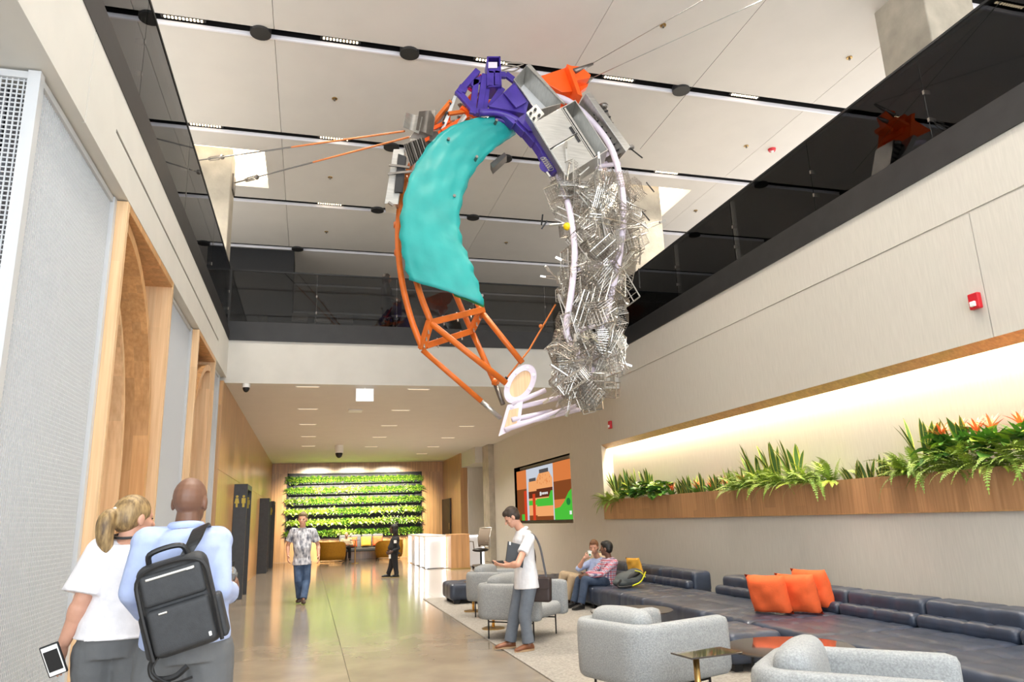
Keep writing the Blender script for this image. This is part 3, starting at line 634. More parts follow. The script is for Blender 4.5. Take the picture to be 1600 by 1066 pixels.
# steel hood, side panel, grille box
ha, hb, hc, hd = S(803, 123, -.35), S(821, 104, -.3), S(876, 161, -.3), S(838, 172, -.35)
hood = sp('steel_hood', MB().prism([ha, hb, hb+Vector((.1, .45, 0)), ha+Vector((.1, .45, 0))], Vector((0, 0, -.012))).prism([hb, hc, hc+Vector((.1, .45, 0)), hb+Vector((.1, .45, 0))], Vector((.008, 0, .01))).prism([ha, hd, hd+Vector((.1, .45, 0)), ha+Vector((.1, .45, 0))], Vector((-.008, 0, -.01))).prism([hd, hc, hc+Vector((.1, .45, 0)), hd+Vector((.1, .45, 0))], Vector((0, 0, -.012))), M['steel'])
sp('hood_back', MB().prism([q+Vector((.1, .44, 0)) for q in (ha, hb, hc, hd)], Vector((0, .012, 0))), M['white'], hood)
sp('hood_lip', MB().prism([hb, hc, hc+Vector((.06, 0, -.03)), hb+Vector((.06, 0, .03))], Vector((0, -.04, 0))), M['steel'], hood)
obb('side_panel', ((915, 146), (922, 144), (985, 229), (978, 237)), Vector((.02, .5, .02)), M['steel'], dy=-.2)
gb = obb('grille_box', ((921, 166), (944, 160), (976, 236), (962, 244)), Vector((.04, .4, 0)), M['steel_dark'], dy=-.05)
for k in range(8):
    u = k/8+.05; a = S(921+41*u, 166+78*u, -.06); b = S(944+32*u, 160+76*u, -.06); sp('slat', MB().bar(a, b, .03, .02), M['black'], gb)
for p_ in ((944, 165), (985, 230)): sp('knob', MB().ell(S(*p_, -.1), .07, .05, .045), M['steel_dark'], smooth=True)
# control box with knobs
cbx = obb('control_box', ((822, 176), (838, 162), (851, 178), (834, 194)), Vector((.05, .22, 0)), M['steel'], dy=-.5)
for p_ in ((829, 178), (836, 172), (842, 181), (834, 186)): q = S(*p_, -.5); sp('knob', MB().cyl(q, q+Vector((0, -.03, 0)), .02, n=8), M['black'], cbx)
# folded and corrugated plates at left
def fold(name, A, B, m, n=10, amp=.05, waves=1.0, dy=0):
    rows = []
    for i in range(n+1):
        t = i/n; a = S(A[0][0]+(A[1][0]-A[0][0])*t, A[0][1]+(A[1][1]-A[0][1])*t, dy+amp*math.sin(t*2*PI*waves)); b = S(B[0][0]+(B[1][0]-B[0][0])*t, B[0][1]+(B[1][1]-B[0][1])*t, dy+amp*math.sin(t*2*PI*waves))
        rows.append([a, a.lerp(b, .5), b])
    return sp(name, MB().grid(rows), m, solid=.008)
fold('folded_plate', ((634, 176), (660, 183)), ((630, 199), (654, 209)), M['steel'], amp=.10, waves=.5, dy=-.2)
fold('folded_plate', ((655, 174), (681, 172)), ((650, 203), (676, 212)), M['steel_dark'], amp=.12, waves=.5, dy=-.25)
fold('folded_plate', ((650, 203), (684, 206)), ((640, 215), (690, 224)), M['steel_dark'], amp=.05, waves=.5, dy=-.1)
fold('corrugated_plate', ((631, 226), (662, 214)), ((642, 260), (670, 238)), M['steel_dark'], n=40, amp=.02, waves=9, dy=-.15)
mg = obb('machine_slab', ((615, 233), (633, 233), (622, 319), (601, 318)), Vector((.05, .35, .02)), M['steel'], dy=-.1)
obb('machine_core', ((622, 240), (634, 244), (628, 300), (616, 300)), Vector((.02, .05, 0)), M['black'], mg, dy=-.14)
for a, b in (((606, 272), (645, 268)), ((608, 258), (640, 262)), ((607, 316), (614, 321))): sp('machine_bar', MB().bar(S(*a, -.15), S(*b, -.15), .03, .03), M['steel_dark'], mg)
# steel struts and red parts at upper left
for a, b, w_, m in (((711, 151), (690, 206), .075, 'steel'), ((714, 147), (684, 196), .03, 'steel_dark'), ((727, 180), (706, 210), .05, 'steel'), ((705, 160), (672, 200), .12, 'orange'), ((700, 178), (744, 172), .06, 'orange'), ((690, 205), (735, 178), .04, 'red_orange'),
                    ((668, 205), (700, 190), .07, 'red_orange'), ((720, 168), (748, 186), .06, 'red_orange'), ((733, 150), (760, 170), .09, 'red_orange'), ((757, 160), (790, 165), .10, 'red_orange'), ((735, 140), (752, 118), .03, 'pink'), ((728, 135), (750, 150), .03, 'pink'), ((660, 222), (690, 206), .08, 'red_orange'), ((655, 235), (680, 215), .05, 'steel_dark')):
    o = sp('strut', MB().bar(S(*a, -.05), S(*b, .05), w_, .05), M[m], bevel=.004)
for px, py in ((703, 162), (698, 176), (693, 192)): sp('strut_hole', MB().cyl(S(px, py, -.02), S(px, py, -.10), .02, n=10), M['black'])
# more salvaged frames behind the plates
rq_ = random.Random(5)
for i in range(26):
    px, py = rq_.uniform(655, 745), 0; py = 222-(px-655)*.62+rq_.uniform(-14, 10); a = rq_.uniform(0, PI); L_ = rq_.uniform(9, 20)
    sp('salvaged_bar', MB().bar(S(px-math.cos(a)*L_, py-math.sin(a)*L_, .05), S(px+math.cos(a)*L_, py+math.sin(a)*L_, .25), rq_.uniform(.02, .05), .03), M[rq_.choice(('steel', 'steel_dark', 'red_orange', 'orange', 'steel', 'white'))], bevel=.003)
# purple steel
arc = [(749, 176), (775, 176), (800, 184), (826, 202), (846, 226), (864, 252)]
sp('purple_arc', MB().tube(catmull([S(x, y, -.2) for x, y in arc], 5), .055, 8), M['purple'], smooth=True)
sp('purple_arc', MB().tube(catmull([S(x-2, y+9, -.1) for x, y in arc[1:]], 5), .04, 8), M['purple'], smooth=True)
for k, (x, y) in enumerate(((795, 188), (812, 200), (828, 216), (842, 232), (852, 250), (862, 262))): sp('purple_bracket', MB().cbox((0, 0, 0), (.22, .18, .10), 0, Matrix.Translation(S(x, y, -.15)) @ Matrix.Rotation(.7+.1*k, 4, 'Y')), M['purple'], bevel=.008)
sp('purple_wheel', MB().cyl(S(853, 258, -.2), S(858, 262, -.05), .10, n=16), M['purple'])
sp('coil_spring', MB().tube([S(848+k*.35, 246+k*.5, -.3)+Vector((math.cos(k*1.05)*.045, math.sin(k*1.05)*.045, 0)) for k in range(40)], .006, 5), M['wire'])
pb = sp('purple_box', MB(), M['purple']) if False else None
A_, B_, C_, D_ = S(761, 88, -.2), S(782, 88, -.2), S(784, 135, -.2), S(761, 136, -.2); dd = Vector((.04, .3, 0))
ch = MB().prism([A_, B_, B_+dd, A_+dd], Vector((0, 0, -.02))).prism([A_, D_, D_+dd, A_+dd], Vector((.02, 0, 0))).prism([B_, C_, C_+dd, B_+dd], Vector((-.02, 0, 0))).prism([A_+dd, B_+dd, C_+dd, D_+dd], Vector((0, .02, 0))).prism([D_, C_, C_+dd, D_+dd], Vector((0, 0, .02)))
chn = sp('purple_channel', ch, M['purple'])
sp('label_plate', MB().prism([S(763, 97, -.21), S(777, 97, -.21), S(777, 106, -.21), S(763, 106, -.21)], Vector((0, .01, 0))), M['lilac'], chn)
for a, b in (((766, 112), (766, 134)), ((778, 112), (778, 134)), ((763, 110), (781, 110))): sp('web', MB().bar(S(*a, -.17), S(*b, -.17), .04, .1), M['purple'], chn)
for a, b, w_ in (((746, 112), (716, 146), .11), ((744, 125), (738, 178), .06), ((757, 118), (748, 180), .10), ((760, 116), (790, 118), .07), ((714, 142), (745, 178), .07), ((735, 133), (760, 120), .06), ((760, 140), (756, 176), .07), ((790, 116), (808, 130), .06), ((785, 138), (765, 168), .05), ((716, 138), (728, 145), .12)):
    sp('purple_strut', MB().bar(S(*a, -.12), S(*b, -.12), w_, .09), M['purple'], bevel=.006)
wd = [S(764, 166, -.3), S(805, 127, -.3), S(826, 160, -.3), S(822, 178, -.25), S(795, 172, -.3)]
wed = sp('purple_wedge', MB().prism(wd, Vector((.05, .3, 0))), M['purple'], bevel=.008)
wi = [S(786, 146, -.31), S(805, 134, -.31), S(822, 161, -.31), S(806, 170, -.31)]
sp('wedge_recess', MB().prism(wi, Vector((0, .02, 0))), M['black'], wed) if False else sp('wedge_plate', MB().prism(wi, Vector((0, -.03, 0))), M['purple'], wed, bevel=.006)
sp('purple_plate', MB().prism([S(808, 186, -.3), S(822, 176, -.3), S(836, 205, -.3), S(826, 204, -.3)], Vector((.02, .06, 0))), M['purple'])
# orange gusset beam at upper right
og = sp('orange_beam', MB().prism([S(837, 121, .1), S(888, 104, .1), S(904, 142, .1), S(878, 144, .1)], Vector((.05, .45, .02))), M['red_orange'], bevel=.01)
sp('end_flange', MB().prism([S(886, 100, -.05), S(893, 103, -.05), S(910, 150, -.05), S(903, 147, -.05)], Vector((.05, .75, 0))), M['red_orange'], og)
sp('gusset', MB().prism([S(893, 103, .2), S(908, 104, .2), S(923, 117, .2), S(918, 135, .2), S(908, 142, .2)], Vector((.01, .12, 0))), M['red_orange'], og)
sp('web_plate', MB().prism([S(895, 122, .0), S(922, 116, .0), S(922, 121, .0), S(896, 127, .0)], Vector((.02, .5, 0))), M['red_orange'], og)
for a, b in (((897, 112), (926, 100)), ((914, 128), (925, 122))):
    q = sp('cable_socket', MB().tube([S(*a, .2), S(*b, .25)], [.05, .022], 10), M['steel_dark'], og, smooth=True)
# ladle-like light fittings on top
sp('wire_tangle', MB().tube(catmull([S(x, y, .2) for x, y in ((772, 105), (795, 102), (812, 106), (800, 112), (785, 110), (818, 100), (790, 98))], 4), .012, 5), M['wire2'])
obb('inner_tray', ((766, 255), (788, 238), (792, 243), (770, 263)), Vector((.05, .2, 0)), M['steel_dark'], dy=.5)
# suspension cables
def cable(name, a, b, r, m, lab, turn=None):
    o = empty(name, a, lab, 'cable')
    MB().tube([a, b], r, 6).build('wire_rope', M[m], o)
    if turn:
        for t in turn:
            c = a.lerp(b, t); d = (b-a).normalized(); _, u, v = frame(d)
            tb = MB().bar(c-d*.22+v*.035, c+d*.22+v*.035, .02, .02).bar(c-d*.22-v*.035, c+d*.22-v*.035, .02, .02).build('turnbuckle', M['steel_dark'], o)
            MB().ell(c+d*.32, .05, .05, .05).ell(c-d*.25, .035, .035, .035).build('shackle', M['steel_dark'], tb)
    return o
anc = Vector((-1.74, 15.1, 8.75)); anc2 = Vector((-2.45, 14.72, 9.0))
e1, e2 = S(632, 205, -.1), S(640, 214, -.05)
cable('suspension_cable', anc2, e1, .013, 'cable', 'upper steel cable from left column to the sculpture plates', (.12,)); cable('suspension_cable', anc, e2, .013, 'cable', 'lower steel cable from left column to the sculpture plates', (.13,))
for a, b in ((anc2.lerp(e1, .55), e1), (anc.lerp(e2, .55), e2)): MB().tube([a, b], .0145, 6).build('cable_sleeve', M['rope'], sculpt)
tag(MB().box((-1.78, 14.95, anc.z-.22), (-1.745, 15.3, anc.z+.15)).build('anchor_plate', M['steel_dark'], bevel=.006), 'dark steel anchor plate bolted to the left concrete column', 'plate')
for a, (px, py), lab in (((926, 99), (1102, -2), 'upper steel cable from the orange beam to the upper right'), ((925, 122), (1205, -6), 'lower steel cable from the orange beam to the upper right'), ((1000, 233), (1200, -4), 'thin faint cable from wire baskets to the upper right')):
    p0 = S(*a, .25); p1 = at(px, py, 'y', 6.6); t_ = (ZC-p0.z)/max(.05, p1.z-p0.z); p1 = p0+(p1-p0)*(t_*.985 if 1 < t_ < 8 else 1.25)
    cable('suspension_cable', p0, p1, .006 if a[0] < 990 else .003, 'steel' if a[0] < 990 else 'cable', lab)

# ------------------------------------------------------------------ rug, sofas, armchairs, tables
tag(MB().box((2.40, 1.5, .0005), (6.9, 16.1, .014)).build('area_rug', M['rug'], bevel=.004), 'large flat grey rug under the lounge seating', 'rug')
def tuft(lx, ly, nx_, ny_, gr, sides=True):
    def fn(v, n):
        g = 0
        if n[2] > .3 or sides:
            dx = min(abs(v[0]-(-lx/2+lx*i/nx_)) for i in range(1, nx_)) if nx_ > 1 else 9
            dyy = min(abs(v[1]-(-ly/2+ly*j/ny_)) for j in range(1, ny_)) if ny_ > 1 else 9
            if n[2] > .3: g = max(math.exp(-(dx/.022)**2), math.exp(-(dyy/.022)**2))*.75+.6*math.exp(-((dx*dx+dyy*dyy)/.05**2))
            elif abs(n[0]) > .5: g = .7*math.exp(-(dyy/.02)**2)
            elif abs(n[1]) > .5: g = .7*math.exp(-(dx/.02)**2)
        return v-n*g*gr
    return fn
seat_c = {}
def module(y0, y1, lab, back=True, x0=4.80, x1=6.15, xb=6.5, bz=.64):
    L = y1-y0; o = empty('sofa_module', ((x0+xb)/2, (y0+y1)/2, .014), lab, 'sofa', 'navy modular sofa along the right wall')
    k = ('s', round(x1-x0, 2), round(L, 2))
    if k not in seat_c: seat_c[k] = rmesh('seat', x1-x0, L-.01, .30, .07, seg=26, fn=tuft(x1-x0, L, 4, 3, .028)); seat_c[k].materials.append(M['navy'])
    s = link('seat', seat_c[k], o); s.location = ((x0+x1)/2-o.location.x, 0, .235-.014)
    if back:
        k = ('b', round(L, 2), round(xb-x1, 2), bz)
        if k not in seat_c: seat_c[k] = rmesh('backrest', xb-x1, L-.012, bz-.30, .07, seg=22, fn=tuft(xb-x1, L, 1, 3, .022)); seat_c[k].materials.append(M['navy'])
        b = link('backrest', seat_c[k], o); b.location = ((xb+x1)/2-o.location.x, 0, (bz+.30)/2-.014)
        k = ('l', round(L, 2))
        if k not in seat_c: seat_c[k] = rmesh('lumbar_roll', .16, L-.012, .15, .06, seg=22, fn=tuft(.16, L, 1, 4, .022)); seat_c[k].materials.append(M['navy'])
        b = link('lumbar_roll', seat_c[k], o); b.location = (x1-.06-o.location.x, 0, .43-.014)
        MB().box((x1, y0+.02, .10), (xb-.02, y1-.02, .34)).build('base', M['navy'], o, bevel=.02)
    for dx in (x0+.12, x1-.1):
        for d in (y0+.12, y1-.12): MB().cbox((dx, d, .0585), (.10, .10, .085)).build('foot', M['black'], o)
    return o
mods = [(3.05, 4.20, 'navy tufted sofa module at the near end, cropped by the right edge', True), (4.20, 5.35, 'navy tufted sofa module at the right edge of the picture', True), (5.35, 6.50, 'navy tufted sofa module second from the right edge', True), (6.50, 7.65, 'navy tufted sofa module just right of the orange cushions', True),
        (7.65, 8.65, 'navy tufted sofa module carrying the orange cushions', True), (8.65, 10.4, 'navy tufted sofa module left of the orange cushions', True), (10.4, 11.25, 'backless navy tufted sofa module in the gap between backrests', False),
        (11.25, 12.45, 'navy tufted sofa module beside the grey backpack', True), (12.45, 13.6, 'navy tufted sofa module under the two seated men', True), (13.6, 14.8, 'navy tufted sofa module with the cream cushion', True), (14.8, 15.9, 'navy tufted sofa module at the far end of the row', True)]
for y0, y1, lab, bk in mods: module(y0, y1, lab, bk, xb=6.5 if bk else 6.15)
pm = empty('sofa_module', (4.45, 7.35, .014), 'navy tufted ottoman pushed against sofa behind round bronze table', 'ottoman')
s = link('seat', rmesh('seat', .62, .85, .30, .07, seg=18, fn=tuft(.62, .85, 2, 3, .026)), pm, M['navy']); s.location = (0, 0, .221)
for a in (-.2, .2):
    for b in (-.3, .3): MB().cbox((4.45+a, 7.35+b, .0585), (.09, .09, .085)).build('foot', M['black'], pm)
ot = empty('ottoman', (3.20, 15.05, .014), 'square navy tufted ottoman alone near the rug corner', 'ottoman')
s = link('seat', rmesh('seat', 1.0, .95, .32, .08, seg=18, fn=tuft(1.0, .95, 3, 3, .022)), ot, M['navy']); s.location = (0, 0, .225)
for a in (-.36, .36):
    for b in (-.34, .34): MB().cbox((3.20+a, 15.05+b, .0535), (.12, .12, .075)).build('foot', M['black'], ot)
# cushions
def pillow_mesh(w_, h_, t):
    rows_f, rows_b = [], []
    n = 12
    for i in range(n+1):
        a, b = [], []
        for j in range(n+1):
            u, v = i/n*2-1, j/n*2-1; prof = ((1-u**4)*(1-v**4))**.5; k = 1-.06*(1-abs(u)**3)*(abs(v) > .99)-.06*(1-abs(v)**3)*(abs(u) > .99)
            wr = .008*math.sin(5*u+3*v)+.006*math.sin(9*v-4*u)
            x, z = u*w_/2*(1-.07*(1-u*u)*0-.06*v*v*0)*k, v*h_/2*k
            a.append((x, -t/2*prof-wr*prof, z)); b.append((x, t/2*prof-wr*prof, z))
        rows_f.append(a); rows_b.append(b)
    return weld(MB().grid(rows_f).grid(rows_b).mesh('cushion', fix=False), 1e-3)
pme = pillow_mesh(.50, .48, .20); pbm = pillow_mesh(.36, .36, .10)
def pillow(loc, m, rz, tilt, lab, name='cushion', me=None, roll=0):
    q = (me or pme).copy(); q.materials.append(M[m]); o = link(name, q); o.location = loc; o.rotation_euler = (tilt, roll, rz)
    return tag(o, lab, 'cushion', 'throw cushions on the sofas')
pillow((5.36, 8.0, .615), 'orange_cush', -1.05, .35, 'front orange cushion of the three on the navy sofa')
pillow((5.67, 7.86, .615), 'orange_cush', -1.15, .30, 'middle orange cushion of the three on the navy sofa')
pillow((5.97, 7.98, .645), 'orange_cush', -1.3, .28, 'rearmost orange cushion, leaning on the sofa backrest')
pillow((5.80, 14.5, .63), 'cream_cush', -.9, .25, 'cream cushion behind the man with a paper cup')
pillow((5.98, 13.15, .63), 'yellow_cush', -1.2, .3, 'yellow cushion between plaid man and grey backpack', me=pbm)
# armchairs
def U_path(w_, d_, r, n=6):
    # open at +x: from front of right arm round the back to front of left arm
    pts = [Vector((d_/2, -w_/2, 0)), Vector((d_*.1, -w_/2, 0))]
    for cx, cy, a0 in ((-d_/2+r, -w_/2+r, -PI/2), (-d_/2+r, w_/2-r, PI)):
        for i in range(n+1): a = a0-PI/2*i/n; pts.append(Vector((cx+r*math.cos(a), cy+r*math.sin(a), 0)))
    pts += [Vector((d_*.1, w_/2, 0)), Vector((d_/2, w_/2, 0))]
    return pts
def armchair_mesh():
    path = U_path(.80, .90, .16); n = 16; mb = MB(); rings = []
    for i, p in enumerate(path):
        d = (path[min(i+1, len(path)-1)]-path[max(i-1, 0)]).normalized(); u = Vector((-d.y, d.x, 0))
        q = .075; f = 1
        rings.append((p, u, d))
    vs = []; full = [(-.5, .30), (0, .62), (.0, 1)]
    R_ = [(rings[0][0]+Vector((.07, 0, 0)), rings[0][1], .15), (rings[0][0]+Vector((.055, 0, 0)), rings[0][1], .72)]+[(p, u, 1) for p, u, d in rings]+[(rings[-1][0]+Vector((.055, 0, 0)), rings[-1][1], .72), (rings[-1][0]+Vector((.07, 0, 0)), rings[-1][1], .15)]
    for p, u, s in R_:
        for k in range(n):
            a = 2*PI*k/n; ca_, sa_ = math.cos(a), math.sin(a); e = .55
            x = .075*math.copysign(abs(ca_)**e, ca_)*(.3+.7*s); z = .235*math.copysign(abs(sa_)**.35, sa_)*(.75+.25*s)
            vs.append(p+u*x+Vector((0, 0, .49+z)))
    L = len(R_); fs = [(i*n+k, i*n+(k+1) % n, (i+1)*n+(k+1) % n, (i+1)*n+k) for i in range(L-1) for k in range(n)]+[tuple(range(n)), tuple(range((L-1)*n, L*n))]
    me = MB().add(vs, fs).mesh('shell', smooth=True); me.materials.append(M['grey_fabric']); return me
shell_me = armchair_mesh(); seat_me = rmesh('seat_cushion', .84, .66, .18, .075, seg=8); seat_me.materials.append(M['grey_fabric'])
bc_me = rmesh('back_cushion', .20, .64, .46, .09, seg=8, fn=lambda v, n: v+n*.02*(1-(v[1]/.32)**2)); bc_me.materials.append(M['grey_fabric'])
def armchair(x, y, th, lab):
    o = empty('armchair', (x, y, .014), lab, 'armchair', 'grey upholstered tub armchairs on the rug')
    link('shell', shell_me, o); s = link('seat_cushion', seat_me, o); s.location = (.06, 0, .36); b = link('back_cushion', bc_me, o); b.location = (-.27, 0, .58); b.rotation_euler = (0, -.14, 0)
    oo = o.location.copy(); o.location = (0, 0, 0)
    for a in (-.34, .36):
        for q in (-.33, .33): MB().cyl((a, q, 0), (a, q, .28), .011, n=8).build('leg', M['black_metal'], o)
    for q in (-.33, .33): MB().tube([(-.34, q, .16), (-.34, q, .22), (.36, q, .22), (.36, q, .16)], .009, 6).build('leg_bar', M['black_metal'], o)
    o.location = oo; o.rotation_euler = (0, 0, th); return o
armchair(2.86, 6.12, math.radians(18), 'grey armchair seen from behind beside the small rectangular table')
armchair(3.05, 3.80, math.radians(-47), 'grey armchair cropped by the bottom edge, loose cushion showing')
armchair(2.90, 10.25, math.radians(-45), 'grey armchair directly behind the standing man with shoulder bag')
armchair(3.22, 12.6, math.radians(-38), 'grey armchair farthest from camera, next to the navy ottoman')
# tables
def round_table(x, y, r, h, lab):
    o = empty('round_table', (x, y, .014), lab, 'table')
    MB().cyl((x, y, h-.012), (x, y, h), r, n=40).build('tabletop', M['bronze_glass'], o, bevel=.003)
    for k in range(3):
        a = k*2.094+.4; MB().cyl((x+math.cos(a)*r*.62, y+math.sin(a)*r*.62, .018), (x+math.cos(a)*r*.55, y+math.sin(a)*r*.55, h-.012), .012, n=8).build('leg', M['black_metal'], o)
    MB().tube([(x+math.cos(a)*r*.55, y+math.sin(a)*r*.55, h-.03) for a in np.linspace(0, 2*PI, 25)[:-1]], .008, 6, closed=True).build('top_ring', M['black_metal'], o)
round_table(4.11, 5.93, .55, .42, 'round bronze glass coffee table reflecting the orange cushions'); round_table(3.98, 8.95, .52, .42, 'round bronze glass coffee table behind the near grey armchair')
def side_table(x, y, h, rz, lab, lx=.44, ly=.26):
    o = empty('side_table', (0, 0, 0), lab, 'table')
    MB().cbox((0, 0, h-.006), (lx, ly, .012)).build('tabletop', M['bronze_glass'], o, bevel=.003)
    MB().cyl((-lx/2+.09, -ly/2+.08, .02), (-lx/2+.09, -ly/2+.08, h-.012), .022, n=14).build('stem', M['brass'], o, smooth=True)
    MB().cyl((-lx/2+.09, -ly/2+.08, 0), (-lx/2+.09, -ly/2+.08, .012), .17, n=28).build('base', M['brass'], o)
    o.location = (x, y, .014); o.rotation_euler = (0, 0, rz); return o
side_table(2.80, 5.03, .60, .12, 'small rectangular glass side table on a brass stem')
side_table(2.80, 11.25, .50, .5, 'low brass based side table between the two farther grey armchairs')
side_table(3.0, 13.45, .50, .3, 'low brass based side table behind the farthest grey armchair')

# ------------------------------------------------------------------ reception desk and office chair
dk = empty('reception_desk', (5.0, 25.6, 0), 'white back-lit reception desk with an oak end block', 'desk')
d0, d1 = at(651, 886, 'z', 0), at(699, 888, 'z', 0)
DX0, DX1, DY = 3.86, 4.62, 26.0
MB().box((3.92, 25.75, 1.06), (4.66, 30.5, 1.12)).build('worktop', M['white'], dk, bevel=.005)
MB().box((3.98, 25.82, .03), (4.6, 30.4, 1.05)).build('front_panel', M['desk_glass'], dk, bevel=.004)
for x, y in ((3.95, 25.78), (3.95, 27.0), (3.95, 28.4), (3.95, 30.3), (4.6, 25.78)): MB().cbox((x, y, .55), (.05, .05, 1.05)).build('light_strip', M['led'], dk)
MB().box((3.95, 25.76, 1.02), (4.62, 25.80, 1.055)).build('light_strip', M['led'], dk)
MB().box((4.66, 24.9, 0), (5.30, 26.0, 1.14)).build('oak_block', M['wood'], dk, bevel=.006); MB().box((4.64, 24.88, 0), (5.32, 26.02, .05)).build('plinth', M['brass'], dk)
MB().box((5.32, 26.0, .03), (6.05, 26.5, 1.06)).build('side_panel', M['desk_glass'], dk, bevel=.004); MB().box((5.32, 25.97, 1.03), (6.05, 26.0, 1.07)).build('light_strip', M['led'], dk); MB().box((6.0, 25.97, .03), (6.05, 26.0, 1.05)).build('light_strip', M['led'], dk)
oc_ = at(752, 888, 'z', 0); OC = Vector((oc_.x, oc_.y, 0)); oc = empty('office_chair', OC, 'mesh back swivel office chair beside the reception desk', 'chair')
for k in range(5):
    a = k*1.2566+.3; e = OC+Vector((math.cos(a)*.3, math.sin(a)*.3, .07)); l_ = MB().bar(OC+Vector((0, 0, .11)), e+Vector((0, 0, .02)), .045, .03).build('base_arm', M['steel'], oc)
    MB().cyl(e+Vector((0, -.015, -.035)), e+Vector((0, .015, -.035)), .035, n=10).build('caster', M['black'], oc)
MB().cyl(OC+Vector((0, 0, .1)), OC+Vector((0, 0, .5)), .03, n=10).build('gas_lift', M['black_metal'], oc)
MB().ell(OC+Vector((-.02, 0, .53)), .26, .25, .06).build('seat', M['black_metal'], oc, smooth=True)
bk = MB(); rows = [[OC+Vector((.22+.10*t*t-.05*math.sin(PI*t)+.05*(1-(s/.2)**2)*.4, s, .62+t*.55)) for s in np.linspace(-.21, .21, 7)] for t in np.linspace(0, 1, 9)]
bko = bk.grid(rows).build('backrest', mat('chair_mesh', (.30, .25, .2), .8), oc, smooth=True, solid=.02); MB().tube([rows[0][0], rows[4][0], rows[8][0], rows[8][6], rows[4][6], rows[0][6]], .016, 6, closed=True).build('back_frame', M['steel'], bko)
for q in (-1, 1): MB().tube([OC+Vector((.05, q*.27, .55)), OC+Vector((.02, q*.28, .78)), OC+Vector((-.18, q*.28, .79))], .018, 6).build('armrest', M['steel'], oc)
oc.rotation_euler = (0, 0, .8); oc.scale = (1.12,)*3

# dark standing portals on the left lobby wall, with restroom symbols
gold = mat('gold_symbol', (.34, .25, .04), .35, metal=.6)
def way_portal(y0, y1, xo, lab, icon):
    o = empty('sign_portal', (XL+xo/2, (y0+y1)/2, 0), lab, 'portal')
    MB().box((XL, y0, 0), (XL+xo, y0+.10, 2.62)).build('near_panel', M['charcoal'], o, bevel=.004); MB().box((XL, y1-.10, 0), (XL+xo, y1, 2.62)).build('far_panel', M['charcoal'], o, bevel=.004)
    MB().box((XL, y0+.10, 2.5), (XL+xo, y1-.10, 2.62)).build('head_panel', M['charcoal'], o, bevel=.004)
    if icon:
        for y in (y0-.006, y1-.106):
            for k in (-1, 1):
                cx = XL+xo*.5+k*.075; s = MB().cyl((cx, y, 2.33), (cx, y+.012, 2.33), .03, n=12)
                if k < 0: s.prism([(cx-.03, y, 2.29), (cx+.03, y, 2.29), (cx+.055, y, 2.17), (cx-.055, y, 2.17)], (0, .012, 0)).box((cx-.022, y, 2.08), (cx+.022, y+.012, 2.18))
                else: s.box((cx-.045, y, 2.17), (cx+.045, y+.012, 2.29)).box((cx-.026, y, 2.08), (cx+.026, y+.012, 2.18))
                s.build('restroom_symbol', gold, o)
way_portal(18.6, 20.0, .30, 'nearest charcoal doorway portal with gold restroom symbols', True)
way_portal(28.2, 29.2, .34, 'middle charcoal doorway portal on the left lobby wall', False); way_portal(31.6, 32.8, .36, 'farthest charcoal doorway portal near the living wall', True)

# video screen
tv = empty('video_screen', (7.1, (TY0+TY1)/2, TZ0), 'large wall screen showing orange and brown drink bottles', 'screen')
MB().box((6.99, TY0-.02, TZ0-.05), (7.2, TY1+.02, TZ0)).box((6.99, TY0-.02, TZ1), (7.2, TY1+.02, TZ1+.05)).box((6.99, TY0-.05, TZ0-.05), (7.2, TY0, TZ1+.05)).box((6.99, TY1, TZ0-.05), (7.2, TY1+.05, TZ1+.05)).build('frame', mat('gilt_frame', (.40, .33, .04), .5), tv)
X0 = 7.05; ty0, ty1, tz0, tz1 = 19.17, 24.98, 1.50, 3.20
MB().box((X0, ty0, tz0), (X0+.1, ty1, tz1)).build('screen_body', M['black'], tv, bevel=.004)
def scr(name, rgb, s=1.0): return emis(name, rgb, s)
SM = dict(sky=scr('scr_pale', (.62, .66, .74)), org=scr('scr_orange', (.75, .22, .06)), lor=scr('scr_light_orange', (.95, .42, .16)), brn=scr('scr_brown', (.13, .035, .015)), red=scr('scr_red', (.70, .06, .02)), grn=scr('scr_green', (.08, .55, .05)), drk=scr('scr_dark', (.25, .07, .02)), wht=scr('scr_white', (.9, .9, .9)), lid=scr('scr_lid', (.10, .09, .09)), dgr=scr('scr_dark_green', (.02, .22, .05)))
dep_ = [0]
def sq(poly, m, name='screen_shape'):
    dep_[0] += 1; x = X0-.002-.0006*dep_[0]
    MB().prism([(x, ty1-u*(ty1-ty0), tz0+v*(tz1-tz0)) for u, v in poly], (.002, 0, 0)).build(name, SM[m], tv, kind=None)
def rq(u0, u1, v0, v1, m): sq([(u0, v0), (u1, v0), (u1, v1), (u0, v1)], m)
rq(.01, .99, .01, .99, 'sky'); rq(.01, .215, .01, .99, 'org'); rq(.01, .215, .35, .62, 'drk'); rq(.01, .20, .01, .35, 'drk'); rq(.10, .21, .01, .13, 'grn'); rq(.16, .215, .01, .58, 'red')
rq(.255, .42, .01, .74, 'lor'); rq(.27, .40, .74, .80, 'lid'); rq(.255, .42, .42, .55, 'brn'); rq(.255, .42, .29, .38, 'grn'); rq(.255, .42, .01, .10, 'drk'); rq(.33, .38, .01, .50, 'red')
sq([(.41, .01), (.69, .01), (.69, .74), (.64, .86), (.46, .86), (.41, .76)], 'lor'); rq(.47, .63, .86, .93, 'lid'); rq(.41, .69, .42, .58, 'brn'); rq(.41, .69, .26, .40, 'grn'); sq([(.62, .40), (.66, .52), (.69, .52), (.69, .40)], 'grn'); rq(.41, .69, .01, .08, 'drk')
rq(.47, .495, .45, .52, 'wht')
